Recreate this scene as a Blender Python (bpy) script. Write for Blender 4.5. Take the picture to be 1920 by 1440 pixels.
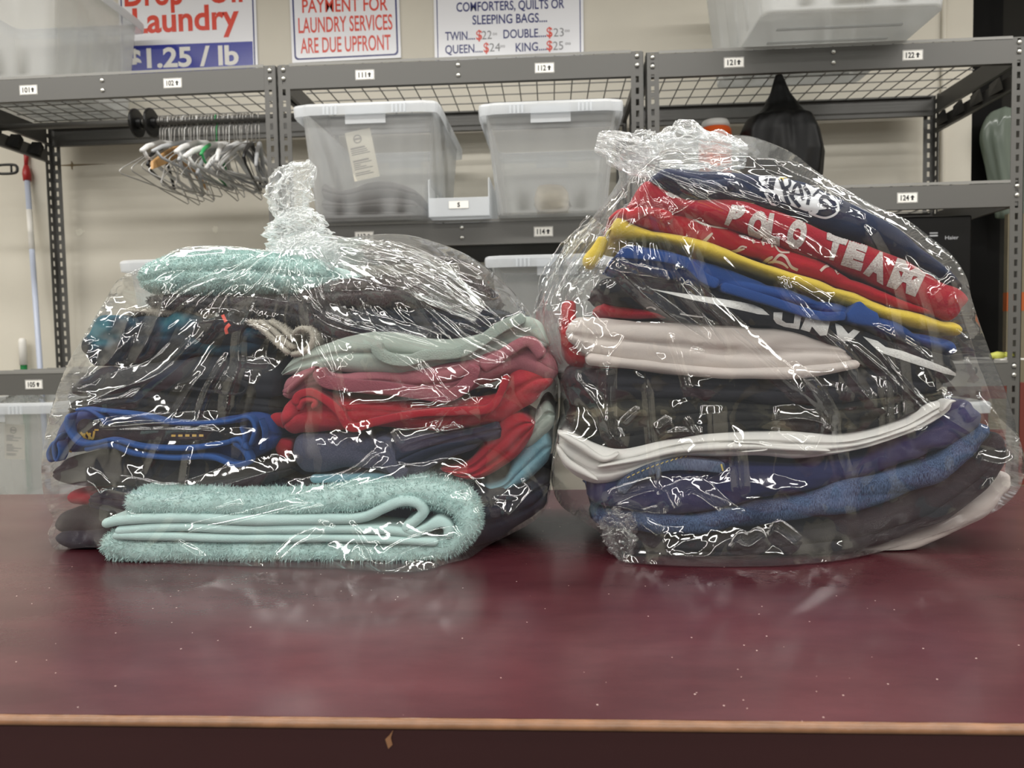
import bpy, bmesh, math, random
import numpy as np
from mathutils import Vector, Matrix
from mathutils.bvhtree import BVHTree
from mathutils.geometry import delaunay_2d_cdt, tessellate_polygon

sc = bpy.context.scene
for o in list(bpy.data.objects):
    bpy.data.objects.remove(o, do_unlink=True)
COL = sc.collection
random.seed(7)
RNG = np.random.default_rng(7)

# ------------------------------------------------------------------ camera
FPX = 1440.0                      # focal length in pixels of the 1920x1440 frame
CAM = Vector((0.0, 0.0, 1.17))
YAW, PITCH, ROLL = math.radians(3.4), math.radians(3.2), 0.020
Fv = Vector((-math.sin(YAW) * math.cos(PITCH), math.cos(YAW) * math.cos(PITCH), -math.sin(PITCH)))
R0 = Vector((math.cos(YAW), math.sin(YAW), 0))
U0 = R0.cross(Fv)
Rv = R0 * math.cos(ROLL) - U0 * math.sin(ROLL)
Uv = U0 * math.cos(ROLL) + R0 * math.sin(ROLL)
cd = bpy.data.cameras.new('camera')
cd.sensor_width = 36.0
cd.lens = 36.0 * FPX / 1920.0
cd.clip_start = 0.02
cam = bpy.data.objects.new('camera', cd)
COL.objects.link(cam)
cam.matrix_world = Matrix(((Rv.x, Uv.x, -Fv.x, CAM.x), (Rv.y, Uv.y, -Fv.y, CAM.y), (Rv.z, Uv.z, -Fv.z, CAM.z), (0, 0, 0, 1)))
sc.camera = cam
cd.dof.use_dof = True
cd.dof.focus_distance = 1.0
cd.dof.aperture_fstop = 9.0

# ------------------------------------------------------------------ world, lights, exposure
w = bpy.data.worlds.new('world')
sc.world = w
w.use_nodes = True
w.node_tree.nodes['Background'].inputs[0].default_value = (0.93, 0.96, 1.0, 1)
w.node_tree.nodes['Background'].inputs[1].default_value = 0.20
sc.view_settings.view_transform = 'Standard'
sc.view_settings.look = 'None'
sc.view_settings.gamma = 1.0
sc.view_settings.exposure = -0.06
sc.view_settings.use_curve_mapping = False
sc.cycles.transparent_max_bounces = 48
CEIL = 3.0
def area(name, x, y, sx, sy, power, z=CEIL - 0.06, col=(1.0, 0.98, 0.94)):
    l = bpy.data.lights.new(name, 'AREA')
    l.shape = 'RECTANGLE'; l.size = sx; l.size_y = sy; l.energy = power; l.color = col
    o = bpy.data.objects.new(name, l); COL.objects.link(o)
    o.location = (x, y, z)
    return o
# rows of fluorescent ceiling fixtures of the shop
for ly, sy, pw in ((1.78, 0.16, 33), (0.3, 0.13, 18), (-1.0, 0.15, 28), (-2.6, 0.20, 28)):
    for lx in (-3.1, -1.1, 1.0, 3.0):
        area('ceiling_lamp', lx, ly, 1.9, sy, pw)

# ------------------------------------------------------------------ pixel <-> world
def ray(px, py):
    return Fv * FPX + Rv * (px - 960.0) + Uv * (720.0 - py)
def at(px, py, Y):
    d = ray(px, py)
    return CAM + d * ((Y - CAM.y) / d.y)
def atz(px, py, Z):
    d = ray(px, py)
    return CAM + d * ((Z - CAM.z) / d.z)
def atx(px, py, X):
    d = ray(px, py)
    return CAM + d * ((X - CAM.x) / d.x)
def pxdir(P):
    """numpy (n,2) pixels -> (n,3) directions with y component 1"""
    P = np.asarray(P, float)
    f, r, u = (np.array(v) for v in (Fv, Rv, Uv))
    d = f[None] * FPX + r[None] * (P[:, :1] - 960.0) + u[None] * (720.0 - P[:, 1:2])
    return d / d[:, 1:2]
CAMN = np.array(CAM)
def pxw(P, Y):
    """pixels at depth plane(s) Y -> world"""
    d = pxdir(P)
    return CAMN[None] + d * np.asarray(Y, float).reshape(-1, 1)

# ------------------------------------------------------------------ materials
def lin(c):
    return tuple(((v / 255.0) / 12.92 if v / 255.0 <= 0.04045 else ((v / 255.0 + 0.055) / 1.055) ** 2.4) for v in c)
def nodes(name):
    m = bpy.data.materials.new(name); m.use_nodes = True
    nt = m.node_tree
    return m, nt, nt.nodes['Principled BSDF'], nt.nodes['Material Output']
def plain(name, rgb, rough=0.5, metal=0.0, spec=0.5, bump=0.0, bscale=200.0, var=0.0, vscale=6.0):
    m, nt, b, out = nodes(name)
    c = lin(rgb)
    b.inputs['Base Color'].default_value = (*c, 1)
    b.inputs['Roughness'].default_value = rough
    b.inputs['Metallic'].default_value = metal
    b.inputs['Specular IOR Level'].default_value = spec
    tc = nt.nodes.new('ShaderNodeTexCoord')
    if var > 0:
        n = nt.nodes.new('ShaderNodeTexNoise'); n.inputs['Scale'].default_value = vscale; n.inputs['Detail'].default_value = 5
        nt.links.new(tc.outputs['Object'], n.inputs['Vector'])
        r = nt.nodes.new('ShaderNodeMapRange')
        r.inputs['From Min'].default_value = 0.3; r.inputs['From Max'].default_value = 0.7
        r.inputs['To Min'].default_value = 1 - var; r.inputs['To Max'].default_value = 1 + var
        nt.links.new(n.outputs['Fac'], r.inputs['Value'])
        mx = nt.nodes.new('ShaderNodeVectorMath'); mx.operation = 'SCALE'
        mx.inputs[0].default_value = c
        nt.links.new(r.outputs['Result'], mx.inputs['Scale'])
        nt.links.new(mx.outputs['Vector'], b.inputs['Base Color'])
    if bump > 0:
        n2 = nt.nodes.new('ShaderNodeTexNoise'); n2.inputs['Scale'].default_value = bscale; n2.inputs['Detail'].default_value = 3
        nt.links.new(tc.outputs['Object'], n2.inputs['Vector'])
        bp = nt.nodes.new('ShaderNodeBump'); bp.inputs['Strength'].default_value = bump; bp.inputs['Distance'].default_value = 0.002
        nt.links.new(n2.outputs['Fac'], bp.inputs['Height'])
        nt.links.new(bp.outputs['Normal'], b.inputs['Normal'])
    return m
def fabric(name, rgb, rough=0.9, var=0.12, vscale=25.0, bump=0.35, bscale=900.0, sheen=0.25, fleck=None, fleck_amt=0.0, fleck_scale=1500.0):
    sheen *= 0.15 + 0.6 * max(lin(rgb))
    m, nt, b, out = nodes(name)
    c = tuple(0.80 * v for v in lin(rgb))
    b.inputs['Roughness'].default_value = rough
    b.inputs['Specular IOR Level'].default_value = 0.2
    b.inputs['Sheen Weight'].default_value = sheen
    b.inputs['Sheen Roughness'].default_value = 0.5
    tc = nt.nodes.new('ShaderNodeTexCoord')
    n = nt.nodes.new('ShaderNodeTexNoise'); n.inputs['Scale'].default_value = vscale; n.inputs['Detail'].default_value = 6
    nt.links.new(tc.outputs['Object'], n.inputs['Vector'])
    r = nt.nodes.new('ShaderNodeMapRange')
    r.inputs['From Min'].default_value = 0.3; r.inputs['From Max'].default_value = 0.7
    r.inputs['To Min'].default_value = 1 - var; r.inputs['To Max'].default_value = 1 + var
    nt.links.new(n.outputs['Fac'], r.inputs['Value'])
    mx = nt.nodes.new('ShaderNodeVectorMath'); mx.operation = 'SCALE'; mx.inputs[0].default_value = c
    nt.links.new(r.outputs['Result'], mx.inputs['Scale'])
    last = mx.outputs['Vector']
    n2 = nt.nodes.new('ShaderNodeTexNoise'); n2.inputs['Scale'].default_value = bscale; n2.inputs['Detail'].default_value = 2
    nt.links.new(tc.outputs['Object'], n2.inputs['Vector'])
    if fleck is not None:
        n3 = nt.nodes.new('ShaderNodeTexNoise'); n3.inputs['Scale'].default_value = fleck_scale; n3.inputs['Detail'].default_value = 1
        nt.links.new(tc.outputs['Object'], n3.inputs['Vector'])
        r3 = nt.nodes.new('ShaderNodeMapRange'); r3.inputs['From Min'].default_value = 0.45; r3.inputs['From Max'].default_value = 0.68
        r3.inputs['To Max'].default_value = fleck_amt
        nt.links.new(n3.outputs['Fac'], r3.inputs['Value'])
        mm = nt.nodes.new('ShaderNodeMix'); mm.data_type = 'RGBA'
        nt.links.new(r3.outputs['Result'], mm.inputs['Factor'])
        nt.links.new(last, mm.inputs['A']); mm.inputs['B'].default_value = (*lin(fleck), 1)
        last = mm.outputs['Result']
    nt.links.new(last, b.inputs['Base Color'])
    bp = nt.nodes.new('ShaderNodeBump'); bp.inputs['Strength'].default_value = bump; bp.inputs['Distance'].default_value = 0.0012
    nt.links.new(n2.outputs['Fac'], bp.inputs['Height'])
    nt.links.new(bp.outputs['Normal'], b.inputs['Normal'])
    return m
def blotch(name, cols, stops, scale=18.0, rough=0.85, stretch=(1, 1, 1)):
    """printed blotches: noise through constant colour bands"""
    m, nt, b, out = nodes(name)
    b.inputs['Roughness'].default_value = rough
    b.inputs['Specular IOR Level'].default_value = 0.25
    tc = nt.nodes.new('ShaderNodeTexCoord')
    mp = nt.nodes.new('ShaderNodeMapping'); mp.inputs['Scale'].default_value = stretch
    nt.links.new(tc.outputs['Object'], mp.inputs['Vector'])
    n = nt.nodes.new('ShaderNodeTexNoise'); n.inputs['Scale'].default_value = scale; n.inputs['Detail'].default_value = 2.0
    nt.links.new(mp.outputs['Vector'], n.inputs['Vector'])
    cr = nt.nodes.new('ShaderNodeValToRGB')
    while len(cr.color_ramp.elements) < len(cols):
        cr.color_ramp.elements.new(0.5)
    for e, c, s in zip(cr.color_ramp.elements, cols, stops):
        e.position = s; e.color = (*lin(c), 1)
    nt.links.new(n.outputs['Fac'], cr.inputs['Fac'])
    nt.links.new(cr.outputs['Color'], b.inputs['Base Color'])
    return m
def denim(name, dark, light, scale=900.0):
    m, nt, b, out = nodes(name)
    b.inputs['Roughness'].default_value = 0.9
    b.inputs['Specular IOR Level'].default_value = 0.2
    tc = nt.nodes.new('ShaderNodeTexCoord')
    mp = nt.nodes.new('ShaderNodeMapping'); mp.inputs['Rotation'].default_value = (0, math.radians(50), 0); mp.inputs['Scale'].default_value = (1, 1, 0.25)
    nt.links.new(tc.outputs['Object'], mp.inputs['Vector'])
    n = nt.nodes.new('ShaderNodeTexNoise'); n.inputs['Scale'].default_value = scale; n.inputs['Detail'].default_value = 2
    nt.links.new(mp.outputs['Vector'], n.inputs['Vector'])
    n2 = nt.nodes.new('ShaderNodeTexNoise'); n2.inputs['Scale'].default_value = 14; n2.inputs['Detail'].default_value = 4
    nt.links.new(tc.outputs['Object'], n2.inputs['Vector'])
    a = nt.nodes.new('ShaderNodeMath'); a.operation = 'ADD'
    nt.links.new(n.outputs['Fac'], a.inputs[0]); nt.links.new(n2.outputs['Fac'], a.inputs[1])
    cr = nt.nodes.new('ShaderNodeMapRange'); cr.inputs['From Min'].default_value = 0.8; cr.inputs['From Max'].default_value = 1.3
    nt.links.new(a.outputs[0], cr.inputs['Value'])
    mm = nt.nodes.new('ShaderNodeMix'); mm.data_type = 'RGBA'
    nt.links.new(cr.outputs['Result'], mm.inputs['Factor'])
    mm.inputs['A'].default_value = (*lin(dark), 1); mm.inputs['B'].default_value = (*lin(light), 1)
    nt.links.new(mm.outputs['Result'], b.inputs['Base Color'])
    bp = nt.nodes.new('ShaderNodeBump'); bp.inputs['Strength'].default_value = 0.5; bp.inputs['Distance'].default_value = 0.001
    nt.links.new(n.outputs['Fac'], bp.inputs['Height']); nt.links.new(bp.outputs['Normal'], b.inputs['Normal'])
    return m
def schlick(nt, f0, scale=1.0):
    """reflectance of a thin sheet, the same from both of its sides"""
    lw = nt.nodes.new('ShaderNodeLayerWeight'); lw.inputs['Blend'].default_value = 0.5
    p = nt.nodes.new('ShaderNodeMath'); p.operation = 'POWER'; p.inputs[1].default_value = 5.0
    nt.links.new(lw.outputs['Facing'], p.inputs[0])
    m = nt.nodes.new('ShaderNodeMath'); m.operation = 'MULTIPLY_ADD'; m.use_clamp = True
    m.inputs[1].default_value = scale * (1 - f0); m.inputs[2].default_value = f0
    nt.links.new(p.outputs[0], m.inputs[0])
    return m.outputs[0]
def frosted(name, rgb=(240, 241, 241), clear=0.6, rough=0.25, haze_t=0.5):
    """thin milky polypropylene: partly see-through, partly scattering"""
    m, nt, b, out = nodes(name)
    nt.nodes.remove(b)
    c = (*lin(rgb), 1)
    tr = nt.nodes.new('ShaderNodeBsdfTransparent'); tr.inputs[0].default_value = c
    df = nt.nodes.new('ShaderNodeBsdfDiffuse'); df.inputs[0].default_value = c
    tl = nt.nodes.new('ShaderNodeBsdfTranslucent'); tl.inputs[0].default_value = c
    gl = nt.nodes.new('ShaderNodeBsdfGlossy'); gl.inputs['Roughness'].default_value = rough
    m1 = nt.nodes.new('ShaderNodeMixShader'); m1.inputs[0].default_value = haze_t
    nt.links.new(df.outputs[0], m1.inputs[1]); nt.links.new(tl.outputs[0], m1.inputs[2])
    lw = nt.nodes.new('ShaderNodeLayerWeight'); lw.inputs['Blend'].default_value = 0.25
    mr = nt.nodes.new('ShaderNodeMapRange'); mr.inputs['To Min'].default_value = 1 - clear; mr.inputs['To Max'].default_value = min(1.0, 1.35 - clear)
    nt.links.new(lw.outputs['Facing'], mr.inputs['Value'])
    m2 = nt.nodes.new('ShaderNodeMixShader')
    nt.links.new(mr.outputs['Result'], m2.inputs[0])
    nt.links.new(tr.outputs[0], m2.inputs[1]); nt.links.new(m1.outputs[0], m2.inputs[2])
    m3 = nt.nodes.new('ShaderNodeMixShader')
    nt.links.new(schlick(nt, 0.03, 0.5), m3.inputs[0]); nt.links.new(m2.outputs[0], m3.inputs[1]); nt.links.new(gl.outputs[0], m3.inputs[2])
    nt.links.new(m3.outputs[0], out.inputs[0])
    return m
def filmmat(name, haze=0.05, rough=0.07, f0=0.08, tint=(252, 253, 253)):
    """clear polythene film: see-through with sharp gloss and a trace of milky scatter"""
    m, nt, b, out = nodes(name)
    nt.nodes.remove(b)
    tr = nt.nodes.new('ShaderNodeBsdfTransparent'); tr.inputs[0].default_value = (*lin(tint), 1)
    df = nt.nodes.new('ShaderNodeBsdfDiffuse'); df.inputs[0].default_value = (0.9, 0.92, 0.92, 1)
    tl = nt.nodes.new('ShaderNodeBsdfTranslucent'); tl.inputs[0].default_value = (0.9, 0.92, 0.92, 1)
    gl = nt.nodes.new('ShaderNodeBsdfGlossy'); gl.inputs['Roughness'].default_value = rough; gl.inputs[0].default_value = (1, 1, 1, 1)
    m1 = nt.nodes.new('ShaderNodeMixShader'); m1.inputs[0].default_value = 0.5
    nt.links.new(df.outputs[0], m1.inputs[1]); nt.links.new(tl.outputs[0], m1.inputs[2])
    lw = nt.nodes.new('ShaderNodeLayerWeight'); lw.inputs['Blend'].default_value = 0.3
    mr = nt.nodes.new('ShaderNodeMapRange'); mr.inputs['To Min'].default_value = haze; mr.inputs['To Max'].default_value = min(1.0, haze * 16)
    nt.links.new(lw.outputs['Facing'], mr.inputs['Value'])
    m2 = nt.nodes.new('ShaderNodeMixShader'); nt.links.new(mr.outputs['Result'], m2.inputs[0])
    nt.links.new(tr.outputs[0], m2.inputs[1]); nt.links.new(m1.outputs[0], m2.inputs[2])
    m3 = nt.nodes.new('ShaderNodeMixShader')
    nt.links.new(schlick(nt, f0, 0.8), m3.inputs[0]); nt.links.new(m2.outputs[0], m3.inputs[1]); nt.links.new(gl.outputs[0], m3.inputs[2])
    nt.links.new(m3.outputs[0], out.inputs[0])
    return m

# ------------------------------------------------------------------ mesh helpers
def tag(o, label=None, cat=None, group=None, kind=None):
    if label: o['label'] = label
    if cat: o['category'] = cat
    if group: o['group'] = group
    if kind: o['kind'] = kind
    return o
def empty(name, loc=(0, 0, 0), rz=0.0):
    o = bpy.data.objects.new(name, None); COL.objects.link(o)
    o.empty_display_size = 0.05
    o.location = loc; o.rotation_euler = (0, 0, rz)
    return o
class MB:
    """collects shapes, then links them as ONE mesh object"""
    def __init__(s): s.v = []; s.f = []; s.mi = []; s.k = 0
    def mat(s, k): s.k = k; return s
    def add(s, vs, fs):
        n = len(s.v)
        s.v.extend([tuple(p) for p in vs])
        for f in fs:
            s.f.append(tuple(i + n for i in f)); s.mi.append(s.k)
        return s
    def box(s, a, b):
        x0, y0, z0 = a; x1, y1, z1 = b
        return s.add([(x0, y0, z0), (x1, y0, z0), (x1, y1, z0), (x0, y1, z0), (x0, y0, z1), (x1, y0, z1), (x1, y1, z1), (x0, y1, z1)],
                     [(0, 3, 2, 1), (4, 5, 6, 7), (0, 1, 5, 4), (1, 2, 6, 5), (2, 3, 7, 6), (3, 0, 4, 7)])
    def tube(s, pts, r, seg=8, closed=False, cap=True):
        pts = [Vector(p) for p in pts]
        n = len(pts)
        rs = r if isinstance(r, (list, tuple)) else [r] * n
        vs, fs = [], []
        prev = None
        for i, p in enumerate(pts):
            a = pts[(i - 1) % n] if (closed or i > 0) else p
            b = pts[(i + 1) % n] if (closed or i < n - 1) else p
            t = (b - a).normalized()
            if prev is None:
                u = t.orthogonal().normalized()
            else:
                u = (prev - t * prev.dot(t))
                u = u.normalized() if u.length > 1e-6 else t.orthogonal().normalized()
            prev = u
            v = t.cross(u)
            for k in range(seg):
                an = 2 * math.pi * k / seg
                vs.append(p + (u * math.cos(an) + v * math.sin(an)) * rs[i])
        m = n if closed else n - 1
        for i in range(m):
            for k in range(seg):
                a = i * seg + k; b = i * seg + (k + 1) % seg
                c = ((i + 1) % n) * seg + (k + 1) % seg; d = ((i + 1) % n) * seg + k
                fs.append((a, b, c, d))
        if cap and not closed:
            fs.append(tuple(range(seg - 1, -1, -1))); fs.append(tuple((n - 1) * seg + k for k in range(seg)))
        return s.add(vs, fs)
    def lathe(s, prof, c=(0, 0, 0), axis='z', seg=24):
        vs, fs = [], []
        for (r, h) in prof:
            for k in range(seg):
                an = 2 * math.pi * k / seg
                x, y = r * math.cos(an), r * math.sin(an)
                p = (x, y, h) if axis == 'z' else ((h, x, y) if axis == 'x' else (x, h, y))
                vs.append((p[0] + c[0], p[1] + c[1], p[2] + c[2]))
        for i in range(len(prof) - 1):
            for k in range(seg):
                fs.append((i * seg + k, i * seg + (k + 1) % seg, (i + 1) * seg + (k + 1) % seg, (i + 1) * seg + k))
        fs.append(tuple(range(seg - 1, -1, -1))); fs.append(tuple((len(prof) - 1) * seg + k for k in range(seg)))
        return s.add(vs, fs)
    def prism(s, poly, fn, t0, t1):
        """2-D polygon extruded: fn(u, v, t) -> point"""
        n = len(poly)
        vs = [fn(u, v, t0) for u, v in poly] + [fn(u, v, t1) for u, v in poly]
        tri = tessellate_polygon([[Vector((u, v, 0)) for u, v in poly]])
        fs = [tuple(t) for t in tri] + [tuple(i + n for i in reversed(t)) for t in tri]
        fs += [(i, (i + 1) % n, n + (i + 1) % n, n + i) for i in range(n)]
        return s.add(vs, fs)
    def build(s, name, mats, parent=None, smooth=False, origin=None, bevel=0.0):
        me = bpy.data.meshes.new(name)
        vs = s.v
        if origin is not None:
            ox, oy, oz = origin
            vs = [(a - ox, b - oy, c - oz) for a, b, c in vs]
        me.from_pydata(vs, [], s.f)
        for m in (mats if isinstance(mats, (list, tuple)) else [mats]):
            me.materials.append(m)
        if any(s.mi): me.polygons.foreach_set('material_index', s.mi)
        bm = bmesh.new(); bm.from_mesh(me); bmesh.ops.recalc_face_normals(bm, faces=bm.faces); bm.to_mesh(me); bm.free()
        if smooth: me.polygons.foreach_set('use_smooth', [True] * len(me.polygons))
        me.update()
        o = bpy.data.objects.new(name, me); COL.objects.link(o)
        if origin is not None: o.location = origin
        if parent is not None: o.parent = parent
        if bevel > 0:
            bv = o.modifiers.new('bevel', 'BEVEL'); bv.width = bevel; bv.segments = 2; bv.limit_method = 'ANGLE'
        return o
def copy_tree(o, parent=None):
    c = o.copy(); COL.objects.link(c)
    if parent is not None: c.parent = parent
    for ch in list(o.children):
        copy_tree(ch, c)
    return c
_txt = {}
def glyphs(s, bold=0.0, spacing=1.0):
    """text -> (verts Nx2, faces) with cap height 1, origin at left baseline"""
    key = (s, bold, spacing)
    if key in _txt: return _txt[key]
    cu = bpy.data.curves.new('t', 'FONT'); cu.body = s; cu.offset = bold; cu.space_character = spacing; cu.resolution_u = 4
    ob = bpy.data.objects.new('t', cu); COL.objects.link(ob)
    bpy.context.view_layer.update()
    me = bpy.data.meshes.new_from_object(ob.evaluated_get(bpy.context.evaluated_depsgraph_get()))
    vs = np.array([v.co[:2] for v in me.vertices]) if len(me.vertices) else np.zeros((0, 2))
    fs = [tuple(p.vertices) for p in me.polygons]
    bpy.data.objects.remove(ob); bpy.data.curves.remove(cu); bpy.data.meshes.remove(me)
    if len(vs): vs = vs / 0.69
    _txt[key] = (vs, fs)
    return vs, fs
def put_text(mb, s, fn, x0, x1, base, h, bold=0.0, t=0.0006):
    """lay text into the box x0..x1 (baseline base, cap height h): fn(u, v, t) -> point"""
    vs, fs = glyphs(s, bold)
    if not len(vs): return
    a, b = vs[:, 0].min(), vs[:, 0].max()
    mb.add([fn(x0 + (u - a) / (b - a) * (x1 - x0), base + v * h, t) for u, v in vs], fs)

M = {}
M['wall'] = plain('wall_paint', (210, 205, 192), 0.75, bump=0.08, bscale=90, var=0.03, vscale=3)
M['ceil'] = plain('ceiling_tile', (225, 222, 212), 0.9)
M['floor'] = plain('floor_vinyl', (120, 115, 108), 0.5, var=0.1)
M['steel'] = plain('grey_enamelled_steel', (86, 85, 82), 0.45, bump=0.05, bscale=400)
M['wire'] = plain('grey_wire', (128, 127, 123), 0.45)
M['bolt'] = plain('zinc_bolt', (205, 205, 200), 0.3, 0.9)
M['white'] = plain('white_label', (232, 230, 224), 0.5)
M['ink'] = plain('black_ink', (22, 22, 24), 0.6)
M['black'] = plain('black_plastic', (16, 16, 17), 0.4)
M['frost'] = frosted('frosted_plastic', clear=0.82, haze_t=0.35)
M['frost_rim'] = frosted('frosted_rim', clear=0.52, rgb=(246, 248, 250))
M['frost_milky'] = frosted('milky_plastic', clear=0.8, haze_t=0.35)

# ------------------------------------------------------------------ room
YF, DEP = 2.65, 0.61               # front plane of the shelving, its depth
YW = 3.36                          # back wall
ZC = 0.90                          # counter top
xe = at(1821, 300, YW).x           # where the painted wall ends
def structure(o, label=None):
    o['kind'] = 'structure'
    return o
b = MB().box((-4.5, YW, 0), (xe, YW + 0.14, CEIL))
structure(b.build('wall_back', M['wall']))
structure(MB().box((-4.5, -4.6, -0.1), (4.5, YW + 1.6, 0)).build('floor', M['floor']))
structure(MB().box((-4.5, -4.6, CEIL), (4.5, YW + 1.6, CEIL + 0.1)).build('ceiling', M['ceil']))
structure(MB().box((-4.64, -4.6, 0), (-4.5, YW + 0.14, CEIL)).build('wall_left', M['wall']))
structure(MB().box((4.5, -4.6, 0), (4.64, YW + 1.6, CEIL)).build('wall_right', M['wall']))
M['dark'] = plain('opening_dark', (7, 7, 7), 0.8, spec=0.2)  # dark opening closed by slabs, its darkness put into their colour
M['dark2'] = plain('alcove_dark', (36, 35, 32), 0.8, spec=0.2)  # dimness beyond the opening, put into the alcove wall's colour
b = MB(); b.box((xe + 0.02, YW + 0.06, 0), (xe + 0.10, YW + 0.13, CEIL)); b.box((xe + 0.10, YW + 0.09, 0), (xe + 0.17, YW + 0.13, CEIL))
d1 = structure(b.build('door_1', M['dark']))
structure(MB().box((xe + 0.17, YW + 0.10, 0), (4.5, YW + 0.16, CEIL)).build('wall_alcove', M['dark2']))
cx = at(1770, 60, YW - 0.012)
structure(MB().tube([(cx.x, YW - 0.011, 1.0), (cx.x, YW - 0.011, CEIL)], 0.010, 10).build('trim_1', M['wall'], smooth=True))
# scuffs on the wall paint
M['scuff'] = plain('wall_scuff', (120, 105, 80), 0.9)
M['spackle'] = plain('wall_filler', (226, 222, 208), 0.9)
def scuff(px, py, w_, h_, name, lab, mat, seed):
    rnd = random.Random(seed); c = at(px, py, YW)
    poly = []
    for k in range(22):
        an = 2 * math.pi * k / 22; r = 0.6 + 0.5 * rnd.random()
        poly.append((math.cos(an) * w_ * r, math.sin(an) * h_ * r))
    mb = MB(); mb.prism(poly, lambda u, v, t: (c.x + u, YW - t, c.z + v), 0.0, 0.0012)
    if name == 'wall_mark': mb.prism([(-0.1, 0.0012), (0.0, 0.005), (0.16, 0.001), (0.0, -0.004)], lambda u, v, t: (c.x + u, YW - t, c.z + v), 0.0, 0.001)
    o = mb.build(name, mat); o['kind'] = 'structure'
scuff(135, 310, 0.006, 0.020, 'wall_mark', '', M['scuff'], 1)
scuff(150, 435, 0.024, 0.016, 'wall_patch', '', M['spackle'], 2)
scuff(404, 430, 0.014, 0.018, 'wall_patch', '', M['spackle'], 3)

# ------------------------------------------------------------------ counter
def countermat():
    m, nt, b, out = nodes('burgundy_laminate')
    tc = nt.nodes.new('ShaderNodeTexCoord')
    base, worn_haze = lin((62, 16, 25)), lin((104, 54, 60))  # paler tone: worn finish plus hazy reflection painted into the colour
    n = nt.nodes.new('ShaderNodeTexNoise'); n.inputs['Scale'].default_value = 7; n.inputs['Detail'].default_value = 8; n.inputs['Roughness'].default_value = 0.65
    mp = nt.nodes.new('ShaderNodeMapping'); mp.inputs['Scale'].default_value = (0.6, 1.6, 1)
    nt.links.new(tc.outputs['Object'], mp.inputs['Vector']); nt.links.new(mp.outputs['Vector'], n.inputs['Vector'])
    r = nt.nodes.new('ShaderNodeMapRange'); r.inputs['From Min'].default_value = 0.38; r.inputs['From Max'].default_value = 0.75; r.inputs['To Max'].default_value = 0.5
    nt.links.new(n.outputs['Fac'], r.inputs['Value'])
    mx = nt.nodes.new('ShaderNodeMix'); mx.data_type = 'RGBA'
    nt.links.new(r.outputs['Result'], mx.inputs['Factor']); mx.inputs['A'].default_value = (*base, 1); mx.inputs['B'].default_value = (*worn_haze, 1)
    # lint and crumbs: sparse pale specks, thicker in some patches
    vo = nt.nodes.new('ShaderNodeTexVoronoi'); vo.inputs['Scale'].default_value = 120
    nt.links.new(tc.outputs['Object'], vo.inputs['Vector'])
    sp = nt.nodes.new('ShaderNodeMath'); sp.operation = 'LESS_THAN'; sp.inputs[1].default_value = 0.085
    nt.links.new(vo.outputs['Distance'], sp.inputs[0])
    sx = nt.nodes.new('ShaderNodeSeparateColor'); nt.links.new(vo.outputs['Color'], sx.inputs[0])
    n4 = nt.nodes.new('ShaderNodeTexNoise'); n4.inputs['Scale'].default_value = 3.5; n4.inputs['Detail'].default_value = 2
    nt.links.new(tc.outputs['Object'], n4.inputs['Vector'])
    g0 = nt.nodes.new('ShaderNodeMath'); g0.operation = 'MULTIPLY_ADD'; g0.inputs[1].default_value = 0.75; g0.inputs[2].default_value = -0.27
    nt.links.new(n4.outputs['Fac'], g0.inputs[0])
    g = nt.nodes.new('ShaderNodeMath'); g.operation = 'LESS_THAN'
    nt.links.new(sx.outputs[0], g.inputs[0]); nt.links.new(g0.outputs[0], g.inputs[1])
    a = nt.nodes.new('ShaderNodeMath'); a.operation = 'MULTIPLY'; nt.links.new(sp.outputs[0], a.inputs[0]); nt.links.new(g.outputs[0], a.inputs[1])
    mx2 = nt.nodes.new('ShaderNodeMix'); mx2.data_type = 'RGBA'
    nt.links.new(a.outputs[0], mx2.inputs['Factor']); nt.links.new(mx.outputs['Result'], mx2.inputs['A']); mx2.inputs['B'].default_value = (*lin((225, 205, 195)), 1)
    nt.links.new(mx2.outputs['Result'], b.inputs['Base Color'])
    n3 = nt.nodes.new('ShaderNodeTexNoise'); n3.inputs['Scale'].default_value = 5; n3.inputs['Detail'].default_value = 6
    nt.links.new(mp.outputs['Vector'], n3.inputs['Vector'])
    rr = nt.nodes.new('ShaderNodeMapRange'); rr.inputs['From Min'].default_value = 0.3; rr.inputs['From Max'].default_value = 0.7; rr.inputs['To Min'].default_value = 0.19; rr.inputs['To Max'].default_value = 0.28
    nt.links.new(n3.outputs['Fac'], rr.inputs['Value']); nt.links.new(rr.outputs['Result'], b.inputs['Roughness'])
    b.inputs['Specular IOR Level'].default_value = 0.6
    b.inputs['Coat Weight'].default_value = 0.42; b.inputs['Coat Roughness'].default_value = 0.48
    n5 = nt.nodes.new('ShaderNodeTexNoise'); n5.inputs['Scale'].default_value = 260; n5.inputs['Detail'].default_value = 2
    nt.links.new(tc.outputs['Object'], n5.inputs['Vector'])
    bp = nt.nodes.new('ShaderNodeBump'); bp.inputs['Strength'].default_value = 0.06; bp.inputs['Distance'].default_value = 0.001
    nt.links.new(n5.outputs['Fac'], bp.inputs['Height']); nt.links.new(bp.outputs['Normal'], b.inputs['Normal'])
    return m
M['counter'] = countermat()
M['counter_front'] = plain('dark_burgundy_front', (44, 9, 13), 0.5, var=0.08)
M['edge'] = plain('worn_tan_edge', (126, 90, 64), 0.3, bump=0.3, bscale=120, var=0.25, vscale=40)
yfront = atz(960, 1352, ZC).y
yback = atz(40, 927, ZC).y
ct = empty('counter', (0, (yfront + yback) / 2, 0))
tag(ct, 'burgundy laminate counter under both bags of laundry', 'counter')
oy = (yfront + yback) / 2
MB().box((-2.2, yfront - oy + 0.004, ZC - 0.035), (2.2, yback - oy, ZC)).build('countertop', M['counter'], ct)
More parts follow.
